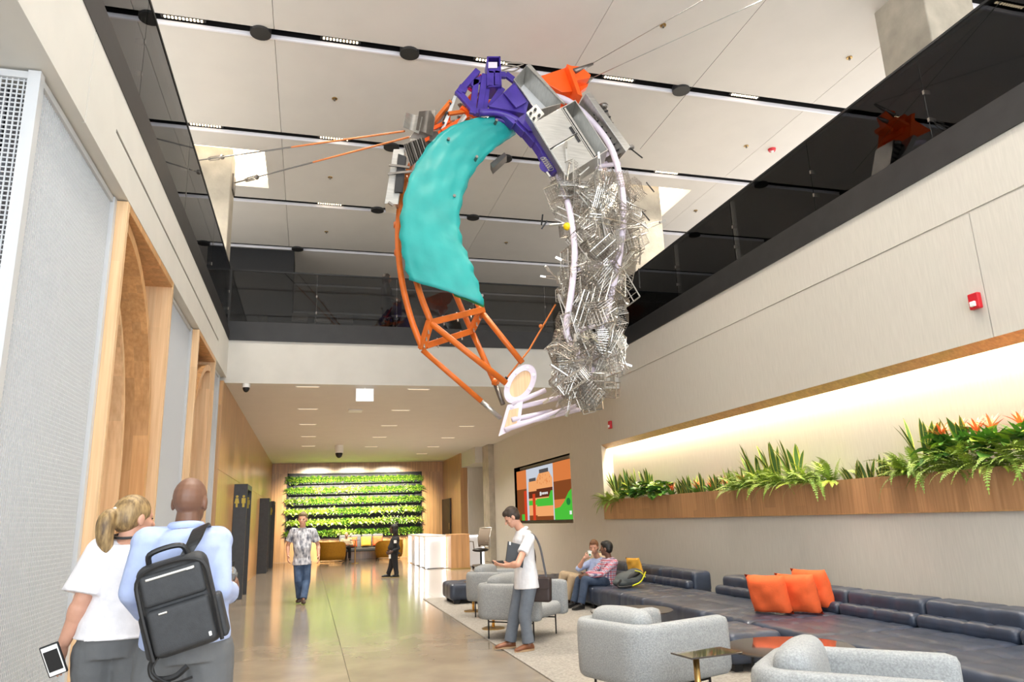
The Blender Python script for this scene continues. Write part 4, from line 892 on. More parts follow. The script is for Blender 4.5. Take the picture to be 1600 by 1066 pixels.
rq(.71, .99, .01, .99, 'org'); rq(.71, .99, .35, .66, 'drk'); sq([(.71, .01), (.99, .01), (.99, .52), (.93, .45), (.86, .30), (.80, .22), (.71, .2)], 'grn'); sq([(.925+.03*math.cos(a), .30+.06*math.sin(a)) for a in np.linspace(0, 6.283, 13)[:-1]], 'dgr'); rq(.935, .965, .09, .15, 'wht')
# small word on the bottle label: short strokes
for i in range(7): rq(.505+i*.016, .505+i*.016+.011, .465+.004*(i % 2), .505, 'wht')
# tiny droplets on the bottle
for i in range(26):
    u, v = .43+random.random()*.24, .62+random.random()*.2; rq(u, u+.006, v, v+.03, 'org')

# ------------------------------------------------------------------ lobby back: mustard chairs, sofa
def tub(x, y, th, lab):
    o = empty('tub_chair', (0, 0, 0), lab, 'armchair', 'mustard velvet tub chairs')
    rows = []
    for z, k in ((.12, .92), (.3, 1.0), (.55, 1.03), (.80, 1.0)):
        rows.append([(math.cos(a)*.58*k, math.sin(a)*.55*k, z*(1-.25*max(0, math.cos(a)))) for a in np.linspace(PI*.28, PI*1.72, 17)])
    MB().grid(rows).build('shell', M['mustard'], o, smooth=True, solid=.09)
    MB().ell((.05, 0, .36), .46, .44, .12).build('seat', M['mustard'], o, smooth=True)
    MB().tube([(math.cos(a)*.5, math.sin(a)*.46, .04) for a in np.linspace(0, 2*PI, 19)[:-1]], .012, 6, closed=True).build('base_ring', M['black_metal'], o)
    for a in (.8, 2.3, 3.9, 5.4): MB().cyl((math.cos(a)*.5, math.sin(a)*.46, .04), (math.cos(a)*.42, math.sin(a)*.4, .3), .012, n=6).build('leg', M['black_metal'], o)
    o.location = (x, y, 0); o.rotation_euler = (0, 0, th); return o
p = at(518, 874, 'z', 0); YL = 33.6
tub(at(518, 860, 'y', YL).x, YL, .9, 'mustard velvet tub chair behind the man in patterned shirt').scale = (1.0, 1.0, 1.1)
tub(at(608, 858, 'y', YL+.4).x, YL+.4, 2.3, 'mustard velvet tub chair behind the security guard').scale = (1.0, 1.0, 1.05)
sx0, sx1 = at(530, 850, 'y', 35.2).x, at(600, 850, 'y', 35.2).x
sofa = empty('sofa', ((sx0+sx1)/2, 35.2, 0), 'low grey sofa in front of the living wall', 'sofa')
gs_ = mat('lobby_sofa_grey', (.12, .12, .12), .9)
MB().box((sx0, 34.7, .38), (sx1, 35.7, .52)).build('seat', gs_, sofa, bevel=.04)
for k in range(4): a = sx0+(sx1-sx0)*k/4; MB().box((a+.01, 35.5, .5), (a+(sx1-sx0)/4-.01, 35.75, 1.12)).build('back_cushion', gs_, sofa, bevel=.06)
for x in (sx0+.3, sx1-.3):
    for y in (34.8, 35.6): MB().cyl((x, y, 0), (x, y, .38), .03, n=8).build('leg', M['black_metal'], sofa)
for px, m, lab in ((550, 'orange_cush', 'orange cushion beside the seated reader by the living wall'), (572, 'yellow_cush', 'yellow cushion on the far lobby sofa'), (590, 'orange_cush', 'orange cushion at right end of the far lobby sofa')):
    q = at(px, 852, 'y', 35.3); pillow((q.x, 35.3, .80), m, 0, -.2, lab).scale = (.95, .8, .95)
pst = at(555, 860, 'y', 32.0); o = empty('floor_lamp_post', (pst.x, 32.0, 0), 'slim pale brass post table standing before the far sofa', 'table')
MB().cyl((pst.x, 32, 0), (pst.x, 32, .95), .03, n=10).build('post', M['brass'], o); MB().cyl((pst.x, 32, 0), (pst.x, 32, .02), .16, n=20).build('base', M['brass'], o); MB().cyl((pst.x, 32, .93), (pst.x, 32, .95), .22, n=24).build('top', M['bronze_glass'], o)

# ------------------------------------------------------------------ wall and ceiling fittings
def strobe(px, py, lab, s=1):
    p = at(px, py, 'x', XR); o = empty('alarm_strobe', (XR, p.y, p.z), lab, 'alarm')
    MB().box((XR-.06, p.y-.06*s, p.z-.085*s), (XR, p.y+.06*s, p.z+.085*s)).build('housing', M['red'], o, bevel=.012)
    MB().box((XR-.085, p.y-.03*s, p.z-.06*s), (XR-.055, p.y+.03*s, p.z-.005)).build('lens', M['white'], o, bevel=.008)
strobe(1527, 471, 'red fire alarm strobe high on the wall at right', 1.05); strobe(955, 664, 'small red fire alarm strobe near the planter niche end', 1.1)
p = at(570, 616, 'z', ZLOW-.14); o = empty('exit_sign', (p.x, p.y, ZLOW), 'white lit exit sign box hanging from the low ceiling', 'sign')
MB().box((p.x-.19, p.y-.02, ZLOW-.30), (p.x+.19, p.y+.02, ZLOW-.02)).build('sign_box', mat('sign_white', (.85, .88, .9), .4, emit=(.9, .95, 1), es=.5), o, bevel=.004); MB().cyl((p.x, p.y, ZLOW-.03), (p.x, p.y, ZLOW), .02, n=8).build('stem', M['white'], o)
p = at(555, 641, 'z', ZLOW); o = empty('access_point', p, 'small white wireless box on the low ceiling below the sign', 'device'); MB().cbox(p-Vector((0, 0, .02)), (.36, .36, .04)).build('case', M['white'], o, bevel=.01)
for px, py, s, lab in ((385, 604, 1, 'dome camera on low ceiling at its left corner'), (530, 706, 1.9, 'larger black dome camera hanging mid ceiling of the lobby')):
    p = at(px, py-(4 if s == 1 else 10), 'z', ZLOW); o = empty('security_camera', (p.x, p.y, ZLOW), lab, 'camera')
    MB().cyl((p.x, p.y, ZLOW), (p.x, p.y, ZLOW-.08*s*s), .08*s, n=16).build('mount', M['white'], o); MB().ell((p.x, p.y, ZLOW-.08*s*s), .07*s, .07*s, .10*s).build('dome', M['black'], o, smooth=True)
# ------------------------------------------------------------------ upper floor furniture and bystander
def stool(px, Y, lab):
    q = at(px, 470, 'y', Y); x = q.x; o = empty('bar_stool', (x, Y, ZS), lab, 'stool', 'bar stools behind the far balustrade')
    MB().box((x-.2, Y-.2, ZS+.72), (x+.2, Y+.2, ZS+.80)).build('seat', M['dark_steel'], o, bevel=.02); MB().box((x-.2, Y+.16, ZS+.80), (x+.2, Y+.2, ZS+1.05)).build('backrest', M['dark_steel'], o, bevel=.02)
    for a in (-.18, .18):
        for b in (-.18, .18): MB().cyl((x+a, Y+b, ZS), (x+a*.9, Y+b*.9, ZS+.73), .014, n=6).build('leg', M['black_metal'], o)
    MB().tube([(x-.17, Y-.17, ZS+.3), (x+.17, Y-.17, ZS+.3), (x+.17, Y+.17, ZS+.3), (x-.17, Y+.17, ZS+.3)], .012, 6, closed=True).build('foot_ring', M['black_metal'], o)
for px, n_ in ((470, 'leftmost'), (505, 'second from left'), (540, 'third from left')): stool(px, 18.2, f'{n_} dark bar stool behind the far glass balustrade')
q = at(505, 450, 'y', 18.8); o = empty('high_table', (q.x, 18.9, ZS), 'long dark high table behind the far balustrade', 'table')
MB().box((q.x-1.6, 18.6, ZS+1.02), (q.x+2.0, 19.2, ZS+1.08)).build('tabletop', M['dark_steel'], o)
for x in (q.x-1.4, q.x+1.8): MB().box((x-.05, 18.7, ZS), (x+.05, 19.1, ZS+1.02)).build('leg', M['black_metal'], o)

# ------------------------------------------------------------------ planting
def leafmat(name, c, c2, tr=.25, rough=.45):
    m = mat(name, c, rough, col2=c2, var=.1, vscale=6, rand=.18); b = m.node_tree.nodes['Principled BSDF']; b.inputs['Subsurface Weight'].default_value = 0; return m
G = dict(fern=leafmat('fern_leaf', (.14, .27, .03), (.34, .47, .08)), dark=leafmat('dark_leaf', (.015, .07, .012), (.05, .16, .02)), lime=leafmat('lime_leaf', (.22, .40, .03), (.46, .58, .07)), broad=leafmat('broad_leaf', (.06, .20, .02), (.16, .36, .05)),
         edge=leafmat('yellow_edge', (.42, .40, .05), (.6, .55, .12)), sword=leafmat('sword_leaf', (.03, .09, .02), (.09, .17, .04)), coral=leafmat('coral_bract', (.80, .12, .04), (.90, .26, .10)), cream=leafmat('cream_leaf', (.60, .62, .30), (.82, .82, .55)))
def frond_mesh(L, droop, lw, n=13):
    mb = MB(); P = []
    for i in range(n+1):
        t = i/n; P.append(Vector((L*(t-.18*t*t*droop), 0, L*(.55*t-.62*droop*t*t))))
    for i in range(1, n+1):
        t = i/n; w_ = lw*math.sin(PI*(.12+.86*t))**.8*(1-.25*t); d = (P[i]-P[i-1]).normalized()
        for s in (-1, 1):
            a = P[i-1]; b = P[i]; tip = (a+b)/2+Vector((d.x*.35*w_, s*w_*(.9+.2*((i*7) % 3)/2), -.22*w_))
            mb.add([a.lerp(b, .05), a.lerp(b, .72), tip+d*.006, tip-d*.006], [(0, 1, 2, 3)])
    mb.add([p+Vector((0, s*.003, .002)) for p in P for s in (-1, 1)], [(2*i, 2*i+2, 2*i+3, 2*i+1) for i in range(n)])
    return mb.mesh('frond', fix=False)
def blade_mesh(L, w_, bend, edge=True, n=5):
    mb = MB(); rows = []
    for i in range(n+1):
        t = i/n; k = math.sin(PI*(.18+.80*t))**.7 if i < n else .03; c = Vector((bend*t*t*L, 0, L*t))
        rows.append([c+Vector((-.25*abs(s)*w_*k*.4, s*w_*k, 0)) for s in (-1, -.72, 0, .72, 1)])
    v = [p for r in rows for p in r]
    for i in range(n):
        for j in range(4): mb.f.append((i*5+j, i*5+j+1, i*5+6+j, i*5+5+j)); mb.m.append(1 if edge and j in (0, 3) else 0)
    mb.v = [tuple(p) for p in v]; return mb.mesh('leaf', fix=False)
def leaf_mesh(L, w_, droop):
    mb = MB(); rows = []
    for i in range(7):
        t = i/6; k = math.sin(PI*min(1, .02+.98*t))**.75; c = Vector((L*t*(1-.15*t), 0, L*(.35*t-droop*t*t)))
        rows.append([c+Vector((0, s*w_*k, .18*abs(s)*w_*k)) for s in (-1, -.5, 0, .5, 1)])
    return mb.grid(rows).mesh('leaf', fix=False)
def mset(me, *ms):
    for q in ms: me.materials.append(q)
    return me
FR = [mset(frond_mesh(.50, .95, .05, 16), G['fern']), mset(frond_mesh(.40, .6, .045, 14), G['fern']), mset(frond_mesh(.58, 1.3, .05, 18), G['fern']), mset(frond_mesh(.46, .8, .045, 15), G['lime'])]
SWD = [mset(blade_mesh(.42, .032, .12), G['sword'], G['edge']), mset(blade_mesh(.34, .036, .25), G['sword'], G['edge'])]
BRD = [mset(leaf_mesh(.32, .085, .45), G['broad']), mset(leaf_mesh(.26, .075, .3), G['lime']), mset(leaf_mesh(.28, .07, .55), G['dark'])]
BRM = [mset(blade_mesh(.20, .016, .6, False), G['coral'], G['coral']), mset(blade_mesh(.30, .028, .55, False), G['broad'], G['broad'])]
pl_ = empty('planter_box', (XR, 6, NZ0), 'long oak planter box set into the right wall niche', 'planter')
PZ = 1.955; yy = -4.8; rp = random.Random(3)
while yy < NY1-.02:
    w_ = rp.choice((.14, .19, .24, .28)); y2 = min(yy+w_, NY1-.02)
    if rp.random() < .25 and y2 > 2:
        zs = NZ0+rp.choice((.12, .2, .3)); MB().box((XR-.035, yy+.001, NZ0), (XR, y2-.001, zs-.001)).build('plank', M['wood_plank'], pl_); MB().box((XR-.035, yy+.001, zs), (XR, y2-.001, PZ)).build('plank', M['wood_plank'], pl_)
    else: MB().box((XR-.035, yy+.001, NZ0), (XR, y2-.001, PZ)).build('plank', M['wood_plank'], pl_)
    yy = y2
MB().box((XR, -4.8, NZ0), (NXB-.01, NY1-.02, PZ-.10)).build('soil_bed', M['soil'], pl_); MB().box((XR-.04, -4.8, NZ0-.012), (XR+.02, NY1-.02, NZ0)).build('bottom_trim', M['wood_wall'], pl_)
def plant(kind, y, dx, lab, sc_=1.0, dz=0):
    x = XR+.03+dx*(.28 if kind == 'fern' else .10); o = empty(kind, (x, y, PZ-.11+dz), lab, {'fern': 'fern', 'snake_plant': 'plant', 'broadleaf_plant': 'plant', 'bromeliad': 'bromeliad'}[kind], 'plants in the wall planter')
    if kind == 'fern':
        for k in range(30):
            a = PI+rp.uniform(-1.65, 1.65); f = link('frond', rp.choice(FR), o); f.location = (math.cos(a)*.03, math.sin(a)*.03, .04)
            f.rotation_euler = (rp.uniform(-.3, .3), rp.uniform(-.85, .35), a); f.scale = (rp.uniform(.75, 1.1),)*3
    elif kind == 'snake_plant':
        for k in range(11):
            a = PI+rp.uniform(-1.5, 1.5); f = link('leaf', rp.choice(SWD), o); f.location = (.03+math.cos(a)*.05, math.sin(a)*.13, .03); f.rotation_euler = (rp.uniform(-.2, .2), rp.uniform(-.05, .35), a); f.scale = (rp.uniform(.75, 1.15),)*3
    elif kind == 'broadleaf_plant':
        for k in range(18):
            a = PI+rp.uniform(-1.5, 1.5); f = link('leaf', rp.choice(BRD), o); f.location = (math.cos(a)*.05, math.sin(a)*.06, .04+.25*rp.random()); f.rotation_euler = (rp.uniform(-.4, .4), rp.uniform(-.6, .3), a); f.scale = (rp.uniform(.8, 1.15),)*3
    else:
        for k in range(12):
            a = PI/2+k*.2856+rp.uniform(-.1, .1); f = link('leaf', BRM[1], o); f.rotation_euler = (0, rp.uniform(.2, .6), a); f.location = (0, 0, .05)
        for k in range(14):
            a = k*2.4; f = link('bract', BRM[0], o); f.rotation_euler = (0, rp.uniform(.05, .7) if math.cos(a) < .2 else rp.uniform(-.1, .15), a); f.location = (0, 0, .20+.004*k)
    o.scale = (sc_*(1.12 if kind == 'fern' else 1.0),)*3; return o
pos = ['by the niche end', 'beside the first snake plants', 'left of the bare gap', 'right of the bare gap', 'in the middle stretch', 'right of the middle stretch', 'near the low variegated clump', 'in the right hand mass', 'under the coral flowers', 'at the right edge']
def near(y): return 'from the niche end'
names = {}
def ordn(n): return ['first', 'second', 'third', 'fourth', 'fifth', 'sixth', 'seventh', 'eighth', 'ninth', 'tenth', 'eleventh', 'twelfth', 'thirteenth', 'fourteenth', 'fifteenth', 'sixteenth', 'seventeenth', 'eighteenth', 'nineteenth', 'twentieth', 'twenty-first', 'twenty-second', 'twenty-third', 'twenty-fourth', 'twenty-fifth', 'twenty-sixth'][n]
look = {'fern': 'arching green fern', 'snake_plant': 'upright yellow-edged snake plant', 'broadleaf_plant': 'glossy broad-leaved plant', 'bromeliad': 'coral flowered bromeliad'}
PL = []
for y, dx in ((16.7, .08), (16.35, .15), (15.9, .2)): PL.append(('fern', y, dx, .95, 0))
for y in (16.3, 15.7, 15.1, 14.6): PL.append(('snake_plant', y, .62, 1.25, .18))
for y, dx in ((15.4, .25), (14.9, .35), (14.4, .2), (13.9, .3), (13.6, .15), (14.2, .5)): PL.append(('broadleaf_plant', y, dx, 1.05, .06))
for y in (15.2, 13.4, 12.4, 11.9, 11.4, 10.9): PL.append(('bromeliad', y, .15, .8, .0))
for y in (13.1, 12.8, 12.3, 11.8, 11.3, 10.9, 10.4): PL.append(('snake_plant', y, .4, .95, .04))
for y in (10.6, 10.1, 9.6): PL.append(('snake_plant', y, .65, 1.2, .25))
for y, dx in ((11.0, .1), (10.6, .1), (10.2, .2), (9.8, .1), (9.5, .3), (9.1, .1), (8.7, .2)): PL.append(('fern', y, dx, 1.0, .05))
for y in (8.3, 8.05, 7.8, 7.5): PL.append(('snake_plant', y, .15, .8, 0))
for y, dx in ((7.4, .25), (7.15, .1), (6.8, .2), (6.45, .08), (6.1, .15), (5.8, .1), (5.45, .2), (5.1, .1)): PL.append(('fern', y, dx, 1.0, .06))
for y in (7.1, 6.55): PL.append(('snake_plant', y, .6, 1.2, .25))
for y in (6.85, 6.6, 6.2, 5.9, 5.5, 5.2): PL.append(('broadleaf_plant', y, .45, .95, .18))
for y in (6.75, 6.5, 6.28, 6.1, 5.75, 5.5, 5.2): PL.append(('bromeliad', y, .40, .95, .26))
PL.sort(key=lambda q: -q[1])
for kd, y, dx, s_, dz in PL:
    n_ = names.get(kd, 0); names[kd] = n_+1
    plant(kd, y, dx, f'{look[kd]} in the wall planter, {ordn(n_)} from its far end', s_, dz)
# living wall
lw = empty('living_wall', ((LWX0+LWX1)/2, YB, LWZ0), 'black framed living wall rack holding six rows of plants', 'rack')
MB().box((LWX0, YB+.02, LWZ0), (LWX1, YB+.11, LWZ1)).build('back_panel', M['black'], lw)
for a, b in (((LWX0, LWZ0), (LWX0+.06, LWZ1)), ((LWX1-.06, LWZ0), (LWX1, LWZ1))): MB().box((a[0], YB-.12, a[1]), (b[0], YB+.05, b[1])).build('side_frame', M['black'], lw)
MB().box((LWX0, YB-.12, LWZ1-.06), (LWX1, YB+.05, LWZ1)).build('top_frame', M['black'], lw)
RZ = [LWZ0+.05+i*.495 for i in range(6)]
for z in RZ: MB().box((LWX0+.06, YB-.16, z), (LWX1-.06, YB+.02, z+.13)).build('trough', M['black'], lw, bevel=.01)
def clump(ms, n, seed):
    r = random.Random(seed); mb = MB()
    for k in range(n):
        a = r.uniform(-PI*.98, -.02)+r.uniform(-.4, .4); el = r.uniform(-.25, 1.15); L = r.uniform(.14, .26); w_ = r.uniform(.022, .045); d = Vector((math.cos(a)*math.cos(el), math.sin(a)*math.cos(el), math.sin(el))); _, u, v = frame(d)
        b = Vector((r.uniform(-.15, .15), r.uniform(-.06, .03), r.uniform(-.05, .16))); g = Vector((0, 0, -.06))
        mb.add([b, b+d*L*.5+u*w_, b+d*L+g, b+d*L*.5-u*w_], [(0, 1, 2), (0, 2, 3)], r.choice(range(len(ms))))
    me = mb.mesh('foliage', fix=False); return mset(me, *ms)
CL = [clump((G['lime'], G['fern'], G['broad']), 95, 1), clump((G['broad'], G['dark'], G['lime']), 95, 2), clump((G['lime'], G['lime'], G['cream']), 95, 3), clump((G['fern'], G['broad'], G['cream'], G['lime']), 95, 4), clump((G['cream'], G['cream'], G['lime'], G['edge']), 90, 5)]
rown = ['lowest', 'second lowest', 'third lowest', 'third highest', 'second highest', 'highest']
for i, z in enumerate(RZ):
    n_ = 20; k = 0
    for j in range(n_):
        if rp.random() < .3 or j == 0: k = rp.choice((0, 1, 2, 3, 0, 3, 4 if rp.random() < .6 else 2))
        o = link('living_wall_plant', CL[k]); o.location = (LWX0+.16+(LWX1-LWX0-.32)*j/(n_-1), YB-.10, z+.12); o.rotation_euler = (rp.uniform(-.1, .1), 0, rp.uniform(-.3, .3)); s_ = rp.uniform(.92, 1.12); o.scale = (s_*rp.choice((1, -1)), s_, s_)
        tag(o, f'leafy plant, {ordn(j)} from the left in the {rown[i]} living wall row', 'plant', f'plants in the {rown[i]} living wall row')

# ------------------------------------------------------------------ people
def remesh(mb, name, vox, smooth=4, fac=.5):
    me0 = mb.mesh(name+'_tmp'); o = bpy.data.objects.new(name+'_tmp', me0); C.objects.link(o)
    q = o.modifiers.new('r', 'REMESH'); q.mode = 'VOXEL'; q.voxel_size = vox; q.use_smooth_shade = True
    if smooth: z = o.modifiers.new('s', 'SMOOTH'); z.factor = fac; z.iterations = smooth
    dg = bpy.context.evaluated_depsgraph_get(); me = bpy.data.meshes.new_from_object(o.evaluated_get(dg)); me.name = name
    bpy.data.objects.remove(o); bpy.data.meshes.remove(me0); me.polygons.foreach_set('use_smooth', [True]*len(me.polygons)); return me
def addmesh(name, mb, vox, m, root, parent=None, smooth=4):
    me = remesh(mb, name, vox, smooth); me.transform(Matrix.Translation(-root.location)); return link(name, me, parent or root, m)
def hand(mb, w_, d, pn, th, curl=.5, s=1.0):
    """wrist, finger direction, palm normal, thumb side (unit vectors)"""
    w_, d = Vector(w_), Vector(d).normalized(); pn = (Vector(pn)-d*d.dot(Vector(pn))).normalized(); th = (Vector(th)-d*d.dot(Vector(th))-pn*pn.dot(Vector(th))).normalized()
    P = lambda a, b, c: w_+d*(a*s)+th*(b*s)+pn*(c*s)
    mb.loft([(P(-.02, 0, 0), th*.024*s, pn*.020*s), (P(.02, 0, 0), th*.032*s, pn*.017*s), (P(.06, 0, 0), th*.041*s, pn*.016*s), (P(.09, 0, .002), th*.040*s, pn*.013*s), (P(.098, 0, .003), th*.03*s, pn*.009*s)], 12)
    for off, L in ((.031, .072), (.0105, .082), (-.0105, .076), (-.031, .058)):
        p = P(.088, off, .002); a = 0; v = d
        for k, (fr, r0, r1) in enumerate(((.45, .0095, .009), (.32, .009, .0082), (.26, .0082, .0068))):
            a += curl*(.55 if k == 0 else .75); v = d*math.cos(a)+pn*math.sin(a); q = p+v*(L*fr*s); mb.cap(p, q, r0*s, r1*s, 8); p = q
    p = P(.03, .03, .004); v = (d*.6+th*.75+pn*(.25+.4*curl)).normalized(); q = p+v*.042*s; mb.cap(p, q, .014*s, .011*s, 8); v2 = (d*.85+th*.25+pn*(.3+.5*curl)).normalized(); mb.cap(q, q+v2*.034*s, .011*s, .0085*s, 8)
def head(mb, c, f, u, s=1.0):
    f = Vector(f).normalized(); u = (Vector(u)-f*f.dot(Vector(u))).normalized(); r = f.cross(u)
    Mx = Matrix((r, f, u)).transposed()
    E_ = lambda a, b, c_, rx, ry, rz: mb.ell(c+(r*a+f*b+u*c_)*s, rx*s, ry*s, rz*s, 0, 16, 10, Mx)
    E_(0, -.008, .028, .076, .098, .094); E_(0, .022, -.045, .058, .070, .068); E_(0, .055, -.088, .030, .030, .022); E_(0, .07, .022, .052, .022, .018); E_(0, .030, -.01, .066, .062, .05)
    mb.cap(c+(f*.088+u*.012)*s, c+(f*.112-u*.024)*s, .008*s, .0135*s, 8); E_(0, .086, -.052, .021, .010, .006); E_(0, .083, -.064, .018, .010, .006)
    for q in (-1, 1): E_(q*.077, -.008, -.004, .010, .020, .033); E_(q*.04, .062, -.02, .022, .02, .02)
    return f, u, r, Mx
def torso(mb, J, off, hem, top=1.0, wst=.132, belly=.0, sc=1.0, flare=0):
    pv, nk = J['pv'], J['nk']; up = (nk-pv); L = up.length; up = up/L; rs = (J['sr']-J['sl']); sw = rs.length/2; rs.normalize(); rh = (J['hr']-J['hl']).normalized()
    R = []
    for t, rx, ry, fo in ((-hem/L, .158+flare, .118+flare, 0), (0, .160, .120, 0), (.16, .150, .113+belly*.6, belly*.5), (.34, wst, .104+belly, belly), (.58, sw*.86, .118, .01), (.78, sw*.92, .112, 0), (.90, sw*.74, .088, -.01), (.965, sw*.42, .068, -.005), (1.0, .062, .062, 0)):
        if t > top+1e-6: break
        k = min(1, max(0, t)); r = rh.lerp(rs, k).normalized(); f = up.cross(r).normalized(); r = f.cross(up)
        R.append((pv+up*(L*t)+f*fo, r*(rx*sc+off), f*(ry*sc+off)))
    mb.loft(R, 24); return up
def limb(mb, a, b, ra, rb, bulge=0, at_=.3):
    a, b = Vector(a), Vector(b); mb.cap(a, b, ra, rb, 14)
    if bulge: c = a.lerp(b, at_); d, u, v = frame(b-a); L = (b-a).length; mb.loft([(c-d*L*.28, u*ra*.8, v*ra*.8), (c-d*L*.1, u*(ra+bulge*.8), v*(ra+bulge*.8)), (c, u*(ra+bulge), v*(ra+bulge)), (c+d*L*.15, u*(ra*.9+bulge*.6), v*(ra*.9+bulge*.6)), (c+d*L*.35, u*ra*.6, v*ra*.6)], 14)
def person(label, J, look, shirt, trousers, shoes, skin, vox=.007, sleeve=(.55, .062, .068), hands=None, hair=None, tilt=0, hem=.10, wst=.132, belly=0, sr_=(.095, .072, .066, .062), hs=1.0, flare=0, hasfeet=True, collar=True, name='person', sc=1.0, sh_off=.018):
    J = {k: Vector(v) for k, v in J.items()}; root = empty(name, (J['pv'].x, J['pv'].y, min(J['al'].z, J['ar'].z)-.07 if hasfeet else J['pv'].z), label, 'person')
    b = MB(); up = torso(b, J, 0, .08, wst=wst-.01, belly=belly*.8, sc=sc); f = Vector(look).normalized(); hu = Vector((0, 0, 1)); hf, hu_, hr_, Mx = head(b, J['hd'], f, hu-f*f.z, hs)
    b.cap(J['nk']-up*.05, J['hd']-hu_*.05*hs-hf*.012, .060, .052*hs, 14)
    for s, S_ in (('l', -1), ('r', 1)):
        b.cap(J['nk']-up*.06, J['s'+s], .06, .058, 12); limb(b, J['s'+s], J['e'+s], .054*sc, .041, .004); limb(b, J['e'+s], J['w'+s], .042, .029, .004)
        limb(b, J['h'+s], J['k'+s], sr_[0]-.012, sr_[1]-.016); limb(b, J['k'+s], J['a'+s], sr_[1]-.018, .038, .012, .28)
        if hasfeet: b.cap(J['a'+s]-Vector((0, 0, .02)), J['a'+s].lerp(J['t'+s], .35), .032, .022, 10)
        h = (hands or {}).get(s)
        d = (J['w'+s]-J['e'+s]).normalized()
        if h: hand(b, J['w'+s], h[0] or d, h[1], h[2], h[3], hs)
        else: side = (J['sr']-J['sl']).normalized()*S_; fw = Vector((0, 0, 1)).cross((J['sr']-J['sl']).normalized()); hand(b, J['w'+s], d, -side, fw, .5, hs)
    body = addmesh('body', b, vox, skin, root, smooth=3)
    # eyes
    for q in (-1, 1):
        e = MB().ell(J['hd']+(hf*.079+hr_*q*.031+hu_*.006)*hs, .012*hs, .009*hs, .006*hs, 0, 10, 6, Mx); e.build('eye', M_EYE, root)
    # shirt
    sb_ = MB(); torso(sb_, J, sh_off, hem, .965, wst, belly, sc, flare)
    for s in 'lr':
        a, e, w_ = J['s'+s], J['e'+s], J['w'+s]; frac, r0, r1 = sleeve; sb_.cap(J['nk']-up*.075, a, .066, r0+.006, 12)
        if frac <= 1: sb_.cap(a, a.lerp(e, frac*.5), r0+.006, (r0+r1)/2+.002, 14); d, u, v = frame(e-a); c0, c1 = a, a.lerp(e, frac); sb_.loft([(c0, u*r0, v*r0), (c0.lerp(c1, .5), u*(r0+r1)/2, v*(r0+r1)/2), (c1, u*r1, v*r1)], 16)
        else: sb_.cap(a, e, r0, r1, 14); d, u, v = frame(w_-e); c1 = e.lerp(w_, frac-1); sb_.loft([(e, u*r1, v*r1), (e.lerp(c1, .9), u*(r1*.92), v*(r1*.92)), (c1, u*(r1*.95), v*(r1*.95))], 16)
    sh = addmesh('shirt', sb_, max(vox, .008), shirt, root, smooth=4)
    if collar:
        ax = (J['hd']-J['nk']).normalized(); ax = (ax+up*2).normalized(); c = J['nk']-up*.008; d, u, v = frame(ax); cm = MB().tube([c+(u*math.cos(a)+v*math.sin(a))*.062 for a in np.linspace(0, 6.283, 17)[:-1]], .020, 8, closed=True); cm.build('collar', shirt, sh, smooth=True)
    # trousers
    tb = MB(); pv = J['pv']; rh = (J['hr']-J['hl']).normalized(); f0 = up.cross(rh).normalized()
    tb.loft([(pv-up*.10, rh*(.155*sc+.012), f0*(.115*sc+.01)), (pv, rh*(.160*sc+.010), f0*(.122*sc+.008)), (pv+up*.10, rh*(.145*sc+.008), f0*(.112*sc+belly*.5))], 22)
    for s in 'lr':
        tb.cap(J['h'+s], J['k'+s], sr_[0], sr_[1], 16); d, u, v = frame(J['a'+s]-J['k'+s]); k0, a0 = J['k'+s], J['a'+s]; tb.cap(k0, k0.lerp(a0, .3), sr_[1], sr_[2]+.002, 14)
        tb.loft([(k0, u*sr_[1], v*sr_[1]), (k0.lerp(a0, .5), u*sr_[2], v*sr_[2]), (k0.lerp(a0, .97), u*sr_[3], v*sr_[3])], 16)
        g = pv+rh*(-.07 if s == 'l' else .07)-up*.05; tb.cap(g, J['h'+s].lerp(J['k'+s], .12), .10*sc, sr_[0], 14)
    addmesh('trousers', tb, max(vox, .008), trousers, root, smooth=4)
    if hasfeet:
        for s in 'lr':
            a, t = J['a'+s], J['t'+s]; d = (t-a); d.z = 0; d.normalize(); sd = Vector((-d.y, d.x, 0)); gz = a.z-.075; g = Vector((a.x, a.y, gz)); Z = Vector((0, 0, 1))
            m_ = MB(); m_.loft([(g-d*.075+Z*.035, sd*.022, Z*.030), (g-d*.055+Z*.045, sd*.036, Z*.043), (g+Z*.05, sd*.038, Z*.048), (g+d*.07+Z*.042, sd*.042, Z*.040), (g+d*.13+Z*.032, sd*.046, Z*.030), (g+d*.175+Z*.026, sd*.038, Z*.023), (g+d*.198+Z*.022, sd*.018, Z*.014)], 16)
            m_.cap(g+Z*.05-d*.01, g+Z*.09-d*.015, .045, .045, 12); so = addmesh('shoe', m_, .008, shoes[0], root, smooth=3)
            s_ = MB(); pts = []
            for k in range(20): an = 2*PI*k/20; x = math.cos(an); pts.append(g+d*(.06+.142*x)+sd*(.044*math.sin(an)*(1-.12*x*(x < 0)))+Z*.0)
            s_.prism(pts, (0, 0, .022)).build('sole', shoes[1], so)
